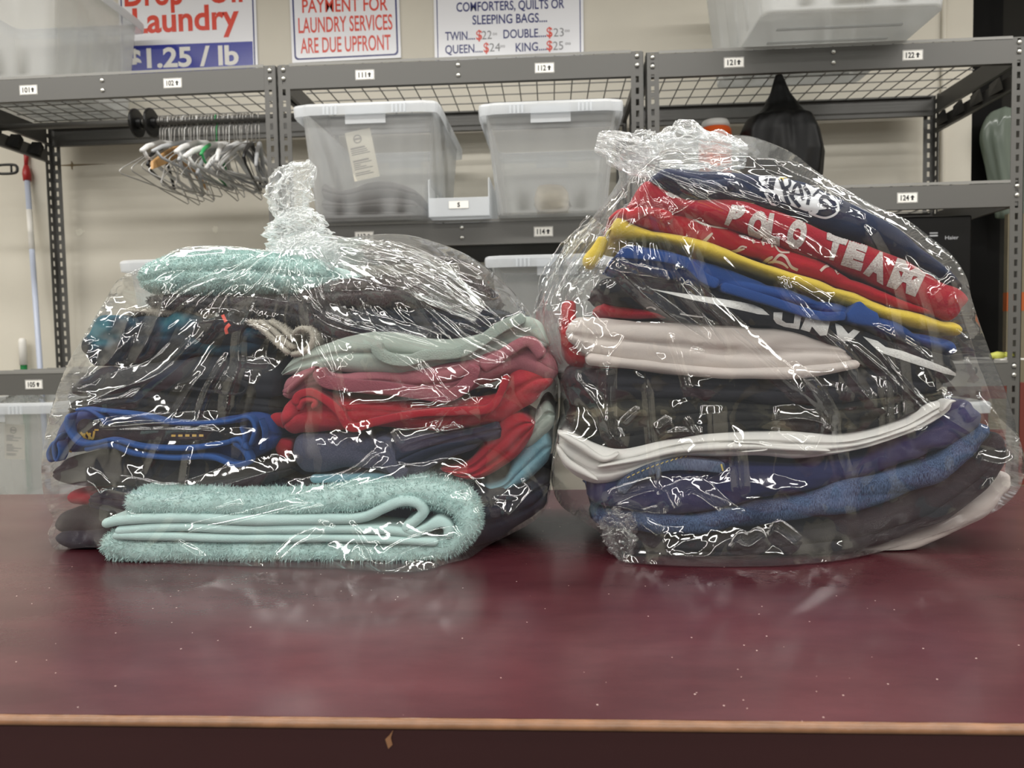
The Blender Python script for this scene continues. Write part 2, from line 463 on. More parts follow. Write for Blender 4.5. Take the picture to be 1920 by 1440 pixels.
e = MB()
pf = [(yfront - oy + 0.0045, ZC - 0.0002), (yfront - oy + 0.001, ZC - 0.0012), (yfront - oy - 0.001, ZC - 0.004), (yfront - oy - 0.001, ZC - 0.0062), (yfront - oy + 0.004, ZC - 0.0070)]
rnd = random.Random(4)
nx = 240
vs = []
for i in range(nx + 1):
    x = -2.2 + 4.4 * i / nx
    j = rnd.uniform(-0.0006, 0.0006)
    for k, (yy, zz) in enumerate(pf):
        vs.append((x, yy + (j if k in (0,) else 0), zz))
fs = [(i * 5 + k, i * 5 + k + 1, i * 5 + k + 6, i * 5 + k + 5) for i in range(nx) for k in range(4)]
e.add(vs, fs); e.build('edge_strip', M['edge'], ct, smooth=True)
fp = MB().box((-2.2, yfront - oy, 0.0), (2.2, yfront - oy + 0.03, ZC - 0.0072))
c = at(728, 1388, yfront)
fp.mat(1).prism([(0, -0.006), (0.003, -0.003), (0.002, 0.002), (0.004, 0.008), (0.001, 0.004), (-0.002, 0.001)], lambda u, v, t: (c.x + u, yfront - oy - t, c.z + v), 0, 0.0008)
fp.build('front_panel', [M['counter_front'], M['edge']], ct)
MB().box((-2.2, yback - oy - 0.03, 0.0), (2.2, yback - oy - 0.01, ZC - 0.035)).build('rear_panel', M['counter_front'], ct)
# ------------------------------------------------------------------ shelving units
PW = 0.042                          # post flange width
def post(parent, x, y, sx, sy, H):
    """slotted angle post: flanges run from the corner (x,y) towards +sx and +sy"""
    mb = MB()
    def flange(ax):
        t = 0.0022
        def bx(a0, a1, z0, z1):
            if ax == 'x':
                xs = sorted((x + sx * a0, x + sx * a1)); ys = sorted((y, y + sy * t))
            else:
                xs = sorted((x, x + sx * t)); ys = sorted((y + sy * a0, y + sy * a1))
            mb.box((xs[0], ys[0], z0), (xs[1], ys[1], z1))
        bx(0.0, 0.0155, 0.0, H); bx(0.0265, PW, 0.0, H)
        z = 0.0
        while z < H - 0.004:
            bx(0.0155, 0.0265, z, min(z + 0.017, H)); z += 0.038
    flange('x'); flange('y')
    return mb.build('post', M['steel'], parent)
def bolts(parent, pts, ax='y', s=-1):
    mb = MB()
    for (x, y, z) in pts:
        if ax == 'y': mb.lathe([(0.0075, 0), (0.0075, s * 0.002), (0.0045, s * 0.005)], (x, y, z), 'y', 12)
        else: mb.lathe([(0.0075, 0), (0.0075, s * 0.002), (0.0045, s * 0.005)], (x, y, z), 'x', 12)
    return mb
def channel(mb, x0, x1, y, zt, h, s):
    """front or rear beam: web at y, lips towards s"""
    ys = sorted((y, y + s * 0.002)); mb.box((x0, ys[0], zt - h), (x1, ys[1], zt))
    ys = sorted((y, y + s * 0.018)); mb.box((x0, ys[0], zt - 0.002), (x1, ys[1], zt)); mb.box((x0, ys[0], zt - h), (x1, ys[1], zt - h + 0.002))
def number_label(parent, txt, x, z, y):
    """sticker: number and an arrow pointing up, inside a thin black line"""
    W, H = 0.066, 0.034
    mb = MB(); mb.box((x - W / 2, y - 0.0012, z - H / 2), (x + W / 2, y - 0.0002, z + H / 2))
    fn = lambda u, v, t: (x + u, y - 0.0012 - t, z + v)
    mb.mat(1)
    for (u0, v0, u1, v1) in ((-W / 2 + .001, H / 2 - .0022, W / 2 - .001, H / 2 - .001), (-W / 2 + .001, -H / 2 + .001, W / 2 - .001, -H / 2 + .0022), (-W / 2 + .001, -H / 2 + .001, -W / 2 + .002, H / 2 - .001), (W / 2 - .002, -H / 2 + .001, W / 2 - .001, H / 2 - .001)):
        mb.add([fn(u0, v0, .0003), fn(u1, v0, .0003), fn(u1, v1, .0003), fn(u0, v1, .0003)], [(0, 1, 2, 3)])
    put_text(mb, txt, fn, -0.022, 0.005, -0.0085, 0.017, 0.025)
    ar = [(0.016, 0.0085), (0.0235, 0.0005), (0.019, 0.0005), (0.019, -0.0085), (0.013, -0.0085), (0.013, 0.0005), (0.0085, 0.0005)]
    mb.prism(ar, fn, 0.0, 0.0006)
    return mb.build('number_label', [M['white'], M['ink']], parent)
def zigzag(parent, x, z1, z2, y0, y1, th):
    """folded web plates between the upper and lower side rails"""
    mb = MB(); n = 4
    for k in range(n):
        a = y0 + (y1 - y0) * (k + 0.15) / n; c = y0 + (y1 - y0) * (k + 0.85) / n; m = (a + c) / 2
        mb.add([(x - th, a, z2), (x + th, m, z2), (x - th, c, z2), (x - th * .5, a + .03, z1), (x + th * .5, m + .03, z1 + 0.008), (x - th * .2, c + 0.015, z1 - 0.006)],
               [(0, 1, 4, 3), (1, 2, 5, 4), (2, 0, 3, 5), (0, 2, 1), (3, 4, 5)])
    return mb.build('truss_plate', M['black'], parent)
BH = 0.076
def shelving(label, x0, W, rz, pivot_right, H, levels, labels, web=(), midrail=True):
    root = empty('shelving_unit', (x0 + (W if pivot_right else 0), YF, 0), rz)
    tag(root, label, 'shelving', 'grey steel shelving units along the wall')
    off = -W if pivot_right else 0.0
    L, R_ = off, off + W
    posts = [post(root, L, 0.0, 1, 1, H), post(root, R_, 0.0, -1, 1, H), post(root, L, DEP, 1, -1, H), post(root, R_, DEP, -1, -1, H)]
    for k, zt in enumerate(levels):
        mb = MB(); channel(mb, L + 0.012, R_ - 0.012, 0.0025, zt - 0.004, BH, 1); mb.box((L + PW, -0.0006, zt - 0.004 - BH), (R_ - PW, 0.0025, zt - 0.004))
        fb = mb.build('front_beam', M['steel'], root)
        mb = MB(); channel(mb, L + 0.012, R_ - 0.012, DEP - 0.0025, zt - 0.004, BH, -1)
        mb.build('rear_beam', M['steel'], root)
        for sx, xx in ((1, L), (-1, R_)):
            xs = sorted((xx + sx * 0.0025, xx + sx * 0.0045)); xl = sorted((xx + sx * 0.0025, xx + sx * 0.018))
            mb = MB(); mb.box((xs[0], 0.03, zt - BH), (xs[1], DEP - 0.03, zt - 0.004)); mb.box((xl[0], 0.03, zt - BH), (xl[1], DEP - 0.03, zt - BH + 0.002))
            mb.build('side_beam', M['steel'], root)
            if (sx, k) in web:
                mb = MB(); mb.box((xs[0], 0.03, zt - 0.152), (xs[1], DEP - 0.03, zt - 0.096)); mb.box((xl[0], 0.03, zt - 0.152), (xl[1], DEP - 0.03, zt - 0.150))
                mb.build('side_rail', M['steel'], root)
                zigzag(root, xx + sx * 0.016, zt - 0.088, zt - 0.138, 0.06, DEP - 0.06, 0.010)
        # deck of welded wire: cross wires over the beams, long wires across them
        mb = MB(); xa, xb = L + 0.004, R_ - 0.004; n = 18
        for i in range(n + 1):
            x = xa + 0.03 + (xb - xa - 0.06) * i / n
            mb.tube([(x, 0.001, zt - 0.002), (x, DEP - 0.003, zt - 0.002)], 0.0024, 6)
        for j in range(7):
            y = 0.006 + (DEP - 0.012) * j / 6
            mb.tube([(xa, y, zt + 0.0024), (xb, y, zt + 0.0024)], 0.0024, 6)
        mb.box((L + PW, -0.0022, zt - 0.003), (R_ - PW, -0.0008, zt + 0.006))
        mb.build('wire_deck', M['wire'], root)
        xm = (L + R_) / 2
        for s in (0.021, 0.055):
            bolts(fb, [(xm, -0.0008, zt - s)]).build('bolt', M['bolt'], fb, smooth=True)
        for p, xx in ((posts[0], L + 0.021), (posts[1], R_ - 0.021)):
            for s in (0.014, 0.044):
                bolts(p, [(xx, -0.0004, zt - s)]).build('bolt', M['bolt'], p, smooth=True)
        for (txt, xw, zz) in labels.get(k, ()):
            number_label(fb, txt, xw, zz if zz else zt - 0.042, -0.0006)
    return root
def lx(px, py, root, W=0):
    """pixel on the front plane -> local x of a unit"""
    p = root @ at(px, py, YF)
    return p.x
# local frames are needed to put the stickers where they stand
def frame(x, rz): return (Matrix.Translation((x, YF, 0)) @ Matrix.Rotation(rz, 4, 'Z')).inverted()
ZT = 2.128
def stick(fr, lst):
    return [(t, (fr @ at(px, py, YF)).x, None) for t, px, py in lst]
XA, XB, XC, XD = -2.20, -0.945, 0.31, 1.535
rzA, rzB, rzC = math.radians(-1.0), math.radians(0.45), math.radians(0.0)
fA, fB, fC = frame(XB - 0.006, rzA), frame(XB, rzB), frame(XC + 0.004, rzC)
shelving('grey steel shelving unit with hangers on its rail, under the dollar price sign', XA, XB - 0.006 - XA, rzA, True, ZT + 0.004, [ZT + 0.004, 1.090, 0.56],
         {0: stick(fA, [('101', 48, 167), ('102', 322, 150)]), 1: stick(fA, [('105', 58, 721)])}, web=((1, 0),))
shelving('grey steel shelving unit holding two big frosted bins side by side', XB, XC - 0.004 - XB, rzB, False, ZT + 0.004, [ZT + 0.004, 1.584, 1.05],
         {0: stick(fB, [('111', 684, 142), ('112', 1021, 132)]), 1: stick(fB, [('113', 683, 447), ('114', 1019, 440)])})
shelving('grey steel shelving unit with a black cone of cloth and a black fridge', XC + 0.004, XD - XC, rzC, False, ZT - 0.004, [ZT - 0.006, 1.660, 1.068, 0.60],
         {0: stick(fC, [('121', 1376, 118), ('122', 1711, 104)]), 1: stick(fC, [('124', 1701, 373)])}, web=((-1, 0),))

# ------------------------------------------------------------------ frosted storage bins
def rr(w_, d_, r, n=6, dens=0):
    """rounded rectangle, counter-clockwise, centred"""
    pts = []
    for (cx_, cy_, a0) in ((w_ / 2 - r, d_ / 2 - r, 0), (-w_ / 2 + r, d_ / 2 - r, 90), (-w_ / 2 + r, -d_ / 2 + r, 180), (w_ / 2 - r, -d_ / 2 + r, 270)):
        for k in range(n + 1):
            a = math.radians(a0 + 90 * k / n)
            pts.append((cx_ + r * math.cos(a), cy_ + r * math.sin(a)))
    if dens:
        out = []
        for i in range(len(pts)):
            p, q = pts[i], pts[(i + 1) % len(pts)]
            L = math.hypot(q[0] - p[0], q[1] - p[1]); m = max(1, int(L / dens))
            for k in range(m): out.append((p[0] + (q[0] - p[0]) * k / m, p[1] + (q[1] - p[1]) * k / m))
        pts = out
    return pts
def ribf(s, W):
    """rib profile across a wall: shallow raised panels"""
    f = 0.0
    for c, hw in ((-0.26, 0.035), (0.26, 0.035), (0.0, 0.10)):
        d = abs(s / W - c)
        f = max(f, min(1.0, max(0.0, (hw - d) / 0.012)))
    return f
def bin_mesh(root, W, D, H, taper=0.80, mat='frost', rim='frost_rim', lid=False, rim_h=0.034, foot=True):
    base = rr(W * taper, D * (taper + (1 - taper) * 0.45), 0.035, 6, 0.012)
    top = rr(W, D, 0.05, 6, 0)
    n = len(base)
    # top outline sampled with the same angular order
    def lerp(t, inset=0.0, ribs=True):
        s = taper + (1 - taper) * t; sd = (taper + (1 - taper) * 0.45); sd = sd + (1 - sd) * t
        out = []
        for (x, y) in base:
            X, Y = x / taper * s, y / (taper + (1 - taper) * 0.45) * sd
            d = 0.0
            if ribs and 0.06 < t < 0.90:
                if abs(y) > D * 0.36: d = 0.004 * ribf(x, W * taper)
                elif abs(x) > W * taper * 0.45: d = 0.004 * ribf(y, D * 0.9)
            L = math.hypot(X, Y); k = (L + d - inset) / L
            out.append((X * k, Y * k))
        return out
    ts = [0, 0.03, 0.06, 0.065, 0.3, 0.6, 0.90, 0.905, 1.0]
    mb = MB(); vs = []; rings = 0
    for t in ts: vs += [(x, y, t * H) for x, y in lerp(t)]; rings += 1
    for t in reversed(ts): vs += [(x, y, max(t * H, 0.003)) for x, y in lerp(t, 0.0028)]; rings += 1
    fs = [(r * n + i, r * n + (i + 1) % n, (r + 1) * n + (i + 1) % n, (r + 1) * n + i) for r in range(rings - 1) for i in range(n)]
    fs.append(tuple(range(n - 1, -1, -1))); fs.append(tuple((rings - 1) * n + i for i in range(n)))
    mb.add(vs, fs)
    if foot:   # moulded ribs under the base
        for k in range(-2, 3):
            mb.box((-W * taper * 0.36, k * D * 0.15 - 0.006, -0.004), (W * taper * 0.36, k * D * 0.15 + 0.006, 0.0005))
    body = mb.build('body', M[mat], root, smooth=False)
    body.data.polygons.foreach_set('use_smooth', [len(p.vertices) == 4 for p in body.data.polygons])
    # rolled rim with a skirt
    mb = MB(); vs = []
    prof = [(0.0, H - 0.002), (0.004, H + 0.004), (0.014, H + 0.005), (0.021, H + 0.001), (0.023, H - 0.006), (0.021, H - rim_h), (0.0185, H - rim_h), (0.019, H - 0.006), (0.003, H - 0.004)]
    ring = lerp(1.0)
    for (dd, z) in prof:
        for (x, y) in ring:
            L = math.hypot(x, y)
            ex = dd * (1 if abs(x) > W * 0.46 else 0); ey = dd * (1 if abs(y) > D * 0.46 else 0)
            vs.append((x + math.copysign(ex, x), y + math.copysign(ey, y), z))
    m = len(prof)
    fs = [(r * n + i, r * n + (i + 1) % n, ((r + 1) % m) * n + (i + 1) % n, ((r + 1) % m) * n + i) for r in range(m) for i in range(n)]
    mb.add(vs, fs)
    for s in (-1, 1):            # grip ribs and the hand-hold tongue on each short side
        for c in (-0.30, -0.27, -0.24, -0.21, 0.21, 0.24, 0.27, 0.30):
            mb.box((c * W - 0.003, s * (D / 2 + 0.022) - 0.003, H - rim_h), (c * W + 0.003, s * (D / 2 + 0.022) + 0.003, H - 0.004))
        y0, y1 = sorted((s * (D / 2 + 0.006), s * (D / 2 + 0.009)))
        mb.box((-W * 0.15, y0, H - 0.062), (W * 0.15, y1, H - 0.01))
    mb.build('rim', M[rim], root, smooth=False)
    return body
def storage_bin(label, c, W, D, H, rz=0.0, taper=0.80, mat='frost', lid=False, group='frosted storage bins on the shelving'):
    root = empty('storage_bin', c, rz); tag(root, label, 'storage bin', group)
    bin_mesh(root, W, D, H, taper, mat)
    return root
M['card'] = plain('cream_card', (222, 214, 196), 0.8)
M['print'] = plain('grey_print', (120, 112, 104), 0.8)
def card(parent, c, w_, h_, tilt, seed):
    """paper tag: a round mark and lines of small print"""
    rnd = random.Random(seed); mb = MB()
    ca, sa = math.cos(tilt), math.sin(tilt)
    fn = lambda u, v, t: (c[0] + u * ca - v * sa, c[1] - t, c[2] + u * sa + v * ca)
    mb.prism([(-w_ / 2, -h_ / 2), (w_ / 2, -h_ / 2), (w_ / 2, h_ / 2), (-w_ / 2, h_ / 2)], fn, 0, 0.0008)
    mb.mat(1)
    R1, R2 = w_ * 0.17, w_ * 0.12; cx_, cy_ = -w_ * 0.06, h_ * 0.33
    for k in range(16):
        a, b_ = 2 * math.pi * k / 16, 2 * math.pi * (k + 1) / 16
        q = [(cx_ + R * math.cos(an), cy_ + R * math.sin(an)) for R, an in ((R1, a), (R1, b_), (R2, b_), (R2, a))]
        mb.add([fn(u, v, 0.0012) for u, v in q], [(0, 1, 2, 3)])
    mb.add([fn(u, v, 0.0012) for u, v in ((cx_ - R2, cy_ - .003), (cx_ + R2, cy_ - .003), (cx_ + R2, cy_ + .004), (cx_ - R2, cy_ + .004))], [(0, 1, 2, 3)])
    for row in (0.14, 0.10, 0.06, 0.02, -0.12, -0.16, -0.20, -0.24, -0.28, -0.36, -0.4):
        L = w_ * rnd.uniform(0.25, 0.75); hh = 0.0035 if row not in (0.14, -0.12) else 0.006
        mb.add([fn(u, v, 0.0012) for u, v in ((-w_ * 0.4, row * h_), (-w_ * 0.4 + L, row * h_), (-w_ * 0.4 + L, row * h_ + hh), (-w_ * 0.4, row * h_ + hh))], [(0, 1, 2, 3)])
    return mb.build('paper_tag', [M['card'], M['print']], parent)

ZB = 1.584 + 0.0005 + 0.0048 + 0.004     # bins stand on the wire deck of the middle unit
def bin_at(px0, px1, pytop, Yf, zbase, label, D=0.70, taper=0.80, mat='frost', H=None, rz=0.0):
    a, b_ = at(px0, pytop, Yf), at(px1, pytop, Yf)
    W = (b_.x - a.x) - 0.046
    h = H if H else (a.z + b_.z) / 2 - zbase - 0.005
    return storage_bin(label, ((a.x + b_.x) / 2, Yf + D / 2 + 0.023, zbase), W, D, h, rz, taper, mat), W, h
bl, W1, H1 = bin_at(543, 822, 190, 2.56, ZB, 'frosted bin with a paper tag and folded grey blankets inside', D=0.66, taper=0.86)
card(bl, (-0.02, -0.66 / 2 * 0.98 + 0.012, 0.215), 0.088, 0.165, math.radians(10), 5)
br, W2, H2 = bin_at(893, 1172, 187, 2.56, ZB, 'nearly empty frosted bin with a beige cloth scrap inside', D=0.66, taper=0.84)
storage_bin('open frosted bin standing on top of the shelves at the left edge', (at(60, 60, 2.94).x, 2.96, ZT + 0.0135), 0.54, 0.56, 0.40, 0.0, 0.84, 'frost_milky')
pb = at(1560, 60, 2.75)
storage_bin('large clear bin overhanging the top shelf above the 122 sticker', (at(1550, 60, 2.6).x + 0.01, 2.36 + 0.38, ZT + 0.0035), 0.62, 0.74, 0.42, 0.0, 0.86, 'frost')
ZL = 1.05 + 0.009
bin_at(905, 1186, 476, 2.58, ZL, 'frosted bin on the low shelf, seen between the two bags', D=0.64, taper=0.84)
bin_at(215, 492, 484, 2.60, 1.090 + 0.010, 'frosted bin whose rim shows behind the left bag', D=0.6, taper=0.84, mat='frost_milky')
b7, W7, H7 = bin_at(-170, 100, 757, 2.58, 0.56 + 0.01, 'frosted bin with a paper tag below the 105 sticker', D=0.64, taper=0.86)
card(b7, (at(18, 830, 2.6).x - b7.location.x, -0.64 / 2 * 0.965 + 0.012, at(18, 830, 2.6).z - b7.location.z), 0.075, 0.125, math.radians(-3), 8)
b8, W8, H8 = bin_at(1590, 1868, 755, 2.62, 0.60 + 0.009, 'frosted bin under the lowest right shelf, behind the right bag', D=0.6, taper=0.86, mat='frost_milky')
# shallow open-front tray between the two bins
p0, p1 = at(803, 372, 2.60), at(917, 372, 2.60)
tw = p1.x - p0.x
tr = empty('stacking_tray', ((p0.x + p1.x) / 2, 2.60, ZB)); tag(tr, 'small milky tray with a cut-away front between the two frosted bins', 'tray')
mb = MB(); th = 0.003; zt_ = p0.z - ZB; D = 0.4
mb.box((-tw / 2, 0, 0), (tw / 2, D, th)); mb.box((-tw / 2, 0, th), (tw / 2, th, zt_))
mb.box((-tw / 2, D - th, th), (tw / 2, D, zt_ + 0.07))
for s in (-1, 1):
    xs = sorted((s * tw / 2, s * (tw / 2 - th)))
    mb.prism([(th, th), (D - th, th), (D - th, zt_ + 0.07), (0.03, zt_ + 0.07), (th, zt_ + 0.06)], lambda u, v, t: (t, u, v), xs[0], xs[1])
mb.build('body', M['frost_rim'], tr)
mb = MB(); zc_ = at(857, 384, 2.6).z - ZB
mb.box((-0.033, -0.0022, zc_ - 0.012), (0.033, -0.0004, zc_ + 0.012))
put_text(mb.mat(1), 'S', lambda u, v, t: (u, -0.0022 - t, zc_ + v), -0.0045, 0.0045, -0.007, 0.014, 0.04)
mb.build('size_label', [M['white'], M['ink']], tr)

# ------------------------------------------------------------------ signs on the wall
M['sign'] = plain('white_sign_board', (232, 233, 238), 0.22)
M['navy'] = plain('navy_print', (34, 42, 110), 0.3)
M['red'] = plain('red_print', (214, 66, 46), 0.3)
M['blue'] = plain('blue_band', (38, 48, 150), 0.25)
M['faded'] = plain('grey_numerals', (120, 120, 124), 0.4)
def sign(label, quad, Ht, border, writer, corner=0.02):
    """quad: px of bottom-left, bottom-right; the board rises Ht above"""
    a, b_ = at(*quad[0], YW - 0.008), at(*quad[1], YW - 0.008)
    W = b_.x - a.x; rt = math.atan2(b_.z - a.z, W)
    root = empty('wall_sign', (a.x, YW - 0.008, (a.z)), 0); tag(root, label, 'sign')
    fn = lambda u, v, t: (u - v * math.sin(rt), -t, v + u * math.tan(rt))
    mb = MB(); mb.prism([(0, 0), (W, 0), (W, Ht), (0, Ht)], fn, -0.006, 0.0)
    mb.build('board', M['sign'], root)
    if border:
        mb = MB(); i, t = border
        def ring(d):
            return [(x + W / 2, y + Ht / 2) for x, y in rr(W - 2 * d, Ht - 2 * d, max(corner - d * 0.3, 0.006), 5)]
        o_, n_ = ring(i), ring(i + t); k = len(o_)
        mb.add([fn(u, v, 0.0006) for u, v in o_ + n_], [(q, (q + 1) % k, k + (q + 1) % k, k + q) for q in range(k)])
        mb.build('border', M['navy'], root)
    def loc(px, py):
        p = at(px, py, YW - 0.008); return p.x - a.x, p.z - a.z
    def line(s, px0, px1, pyb, h_px, mat, bold=0.03, name='lettering', mb=None):
        u0, v0 = loc(px0, pyb[0]); u1, v1 = loc(px1, pyb[1]); hh = h_px * YW / FPX
        own = mb is None
        if own: mb = MB()
        sl = (v1 - v0) / (u1 - u0)
        put_text(mb, s, lambda u, v, t: (u, -t, v0 + v + (u - u0) * sl), u0, u1, 0.0, hh, bold, 0.0009)
        if own: mb.build(name, mat, root)
    writer(root, W, Ht, fn, loc, line)
    return root
def w1(root, W, H, fn, loc, line):
    mb = MB(); u0, v0 = loc(233, 84); u1, v1 = loc(475, 76)
    mb.add([fn(u, v, 0.0006) for u, v in ((0.02, 0.012), (W - 0.02, 0.012), (W - 0.02, v1), (0.02, v1))], [(0, 1, 2, 3)])
    mb.build('price_band', M['blue'], root)
    line('Drop - Off', 234, 462, (11, 2), 44, M['red'], 0.025)
    line('Laundry', 250, 449, (62, 52), 44, M['red'], 0.025)
    line('$1.25 / lb', 238, 448, (128, 120), 34, M['white'], 0.03)
sign('white sign with red Laundry lettering over a blue price band', ((228, 152), (484, 143)), 0.62, (0.010, 0.006), w1)
def w2(root, W, H, fn, loc, line):
    line('PAYMENT FOR', 567, 727, (24, 19), 24, M['red'], 0.012)
    line('LAUNDRY SERVICES', 560, 736, (62, 55), 27, M['red'], 0.012)
    line('ARE DUE UPFRONT', 564, 733, (100, 93), 27, M['red'], 0.012)
sign('white sign with three lines of red capitals and a navy border', ((548, 118), (752, 108)), 0.46, (0.011, 0.007), w2)
def w3(root, W, H, fn, loc, line):
    nav = M['navy']
    line('COMFORTERS, QUILTS OR', 856, 1058, (22, 15), 16, nav, 0.015)
    line('SLEEPING BAGS....', 886, 1026, (46, 41), 16, nav, 0.015)
    line('TWIN....', 835, 891, (76, 74), 15, nav, 0.015); line('$', 893, 904, (75, 74), 17, M['red'], 0.02); line('22', 904, 922, (74, 73), 15, M['faded'], -0.005)
    line('oo', 924, 932, (66, 66), 6, M['faded'], 0)
    line('DOUBLE....', 944, 1024, (72, 69), 15, nav, 0.015); line('$', 1025, 1036, (69, 69), 17, M['red'], 0.02); line('23', 1038, 1057, (69, 68), 15, M['faded'], -0.005)
    line('oo', 1059, 1068, (60, 60), 6, M['faded'], 0)
    line('QUEEN....', 835, 905, (101, 98), 15, nav, 0.015); line('$', 907, 917, (98, 98), 17, M['red'], 0.02); line('24', 918, 938, (97, 96), 15, M['faded'], -0.005)
    line('oo', 938, 947, (89, 89), 6, M['faded'], 0)
    line('KING....', 967, 1025, (97, 94), 15, nav, 0.015); line('$', 1025, 1036, (94, 94), 17, M['red'], 0.02); line('25', 1037, 1056, (94, 93), 15, M['faded'], -0.005)
    line('oo', 1060, 1070, (84, 84), 6, M['faded'], 0)
sign('white sign listing twin, double, queen and king prices', ((816, 148), (1095, 138)), 0.66, (0.012, 0.004), w3)

# ------------------------------------------------------------------ hanger rail, dividers, hangers
def wloc(px, py, Y): return at(px, py, Y)
YR = 2.95
ra, rb = at(-110, 236, YR), at(495, 222, YR)
zr = at(300, 228, YR).z
rail = MB().tube([(XA + 0.006, YR, zr), (XB - 0.02, YR, zr)], 0.0125, 14).build('hanger_rail', M['steel'], smooth=True, origin=((XA + XB) / 2, YR, zr))
tag(rail, 'grey steel hanging rail under the top shelf at the left', 'rail')
for k, (px, lab) in enumerate(((256, 'black round divider disc at the free end of the hanging rail'), (284, 'black round divider disc closest to the crowded hangers'))):
    x = at(px, 232, YR).x
    mb = MB(); prof = [(0.0128, -0.006), (0.052, -0.006), (0.056, -0.002), (0.056, 0.004), (0.052, 0.007), (0.022, 0.008), (0.020, 0.024), (0.0128, 0.025)]
    mb.lathe(prof, (0, 0, 0), 'x', 32)
    d_ = mb.build('rail_divider', M['black'], smooth=False, origin=None); d_.location = (x, YR, zr - 0.004)
    tag(d_, lab, 'divider', 'black rail dividers')
    mb = MB()
    for an in (20, 140, 260):
        a = math.radians(an); mb.tube([(-0.0065, 0.02 * math.cos(a), 0.02 * math.sin(a)), (-0.0065, 0.045 * math.cos(a), 0.045 * math.sin(a))], 0.0022, 6)
    mb.build('spoke_mark', M['steel'], d_)
M['hwire'] = plain('galvanised_wire', (172, 170, 166), 0.4, 0.4)
M['hwhite'] = plain('white_plastic_hanger', (222, 222, 220), 0.4)
M['hgrey'] = plain('smoke_plastic_hanger', (176, 178, 180), 0.35)
M['hblack'] = plain('black_plastic_hanger', (24, 24, 25), 0.4)
M['hgreen'] = plain('green_plastic_hanger', (44, 150, 84), 0.4)
M['hwood'] = plain('pale_wood', (196, 152, 98), 0.5, var=0.15, vscale=30)
M['hgold'] = plain('brass_plate', (180, 150, 60), 0.35, 0.6)
def hook(mb, r=0.0021, neck=0.075):
    R = 0.0125 + r + 0.0012
    pts = []
    for k in range(15):
        a = math.radians(200 - 230 * k / 14)
        pts.append((0, R * math.cos(a), R * math.sin(a)))
    pts.append((0, R * 0.75, -R * 1.1)); pts.append((0, 0.0, -R * 1.9)); pts.append((0, 0, -neck))
    mb.tube(pts, r, 7)
def wire_hanger(mat):
    mb = MB(); hook(mb, neck=0.09)
    n = 0.09
    mb.tube([(0, 0, -n), (0, -0.03, -n - 0.012), (0, -0.19, -n - 0.125), (0, -0.205, -n - 0.14), (0, -0.195, -n - 0.147), (0, 0, -n - 0.15), (0, 0.195, -n - 0.147), (0, 0.205, -n - 0.14), (0, 0.19, -n - 0.125), (0, 0.03, -n - 0.012)], 0.0021, 7, closed=True)
    return mb.build('wire_hanger', mat, smooth=True)
def plastic_hanger(mat, name='plastic_hanger', hookm=None, t=0.0065):
    mb = MB()
    n = 0.09
    top = [(-0.21, -n - 0.11), (-0.17, -n - 0.078), (-0.08, -n - 0.028), (0, -n), (0.08, -n - 0.028), (0.17, -n - 0.078), (0.21, -n - 0.11)]
    mb.tube([(0, y, z) for y, z in top], [t * 0.8, t, t * 1.1, t * 1.3, t * 1.1, t, t * 0.8], 9)
    if name != 'wooden_hanger': mb.tube([(0, -0.195, -n - 0.103), (0, -0.17, -n - 0.118), (0, 0, -n - 0.122), (0, 0.17, -n - 0.118), (0, 0.195, -n - 0.103)], t * 0.7, 8)
    o = mb.build(name, mat, smooth=True)
    h = MB(); hook(h, 0.0022, 0.093); h.build('hook', hookm or M['hwire'], o, smooth=True)
    return o
def flat_wood():
    mb = MB(); n = 0.09
    out = [(-0.21, -0.128), (-0.205, -0.10), (-0.11, -0.045), (-0.02, -0.004), (0.02, -0.004), (0.11, -0.045), (0.205, -0.10), (0.21, -0.128), (0.10, -0.085), (0, -0.045), (-0.10, -0.085)]
    mb.prism([(y, z - n + 0.004) for y, z in out], lambda u, v, t: (t, u, v), -0.006, 0.006)
    o = mb.build('wooden_hanger', M['hwood'], bevel=0.003)
    h = MB(); hook(h, 0.0022, 0.093); h.build('hook', M['hwire'], o, smooth=True)
    return o
protos = {'wire': wire_hanger(M['hwire']), 'whitewire': wire_hanger(M['hwhite']), 'white': plastic_hanger(M['hwhite'], t=0.0095), 'grey': plastic_hanger(M['hgrey'], t=0.0075),
          'black': plastic_hanger(M['hblack']), 'green': plastic_hanger(M['hgreen'], hookm=M['hgreen']), 'wood': flat_wood()}
seq = ['black', 'wire', 'wire', 'whitewire', 'white', 'wire', 'wood', 'wire', 'whitewire', 'wire', 'grey', 'wire', 'whitewire', 'grey', 'wire', 'white', 'wire', 'grey', 'green', 'wire', 'white', 'white', 'whitewire', 'wire', 'white', 'grey', 'wire', 'white', 'wire', 'black', 'wire', 'grey']
hl = {'wire': ('thin grey wire hanger in the crowded row on the rail', 'grey wire hangers on the rail'), 'whitewire': ('thin white coated wire hanger in the crowded row on the rail', 'white wire hangers on the rail'),
      'white': ('thick white plastic hanger in the crowded row on the rail', 'white plastic hangers on the rail'), 'grey': ('smoky grey plastic hanger in the crowded row on the rail', 'grey plastic hangers on the rail'),
      'green': ('green plastic hanger, the only green one on the rail', None), 'wood': ('pale wooden hanger, the only wooden one on the rail', None)}
used = set(); nb = 0
hrnd = random.Random(11)
x0h, x1h = at(298, 230, YR).x, at(489, 225, YR).x
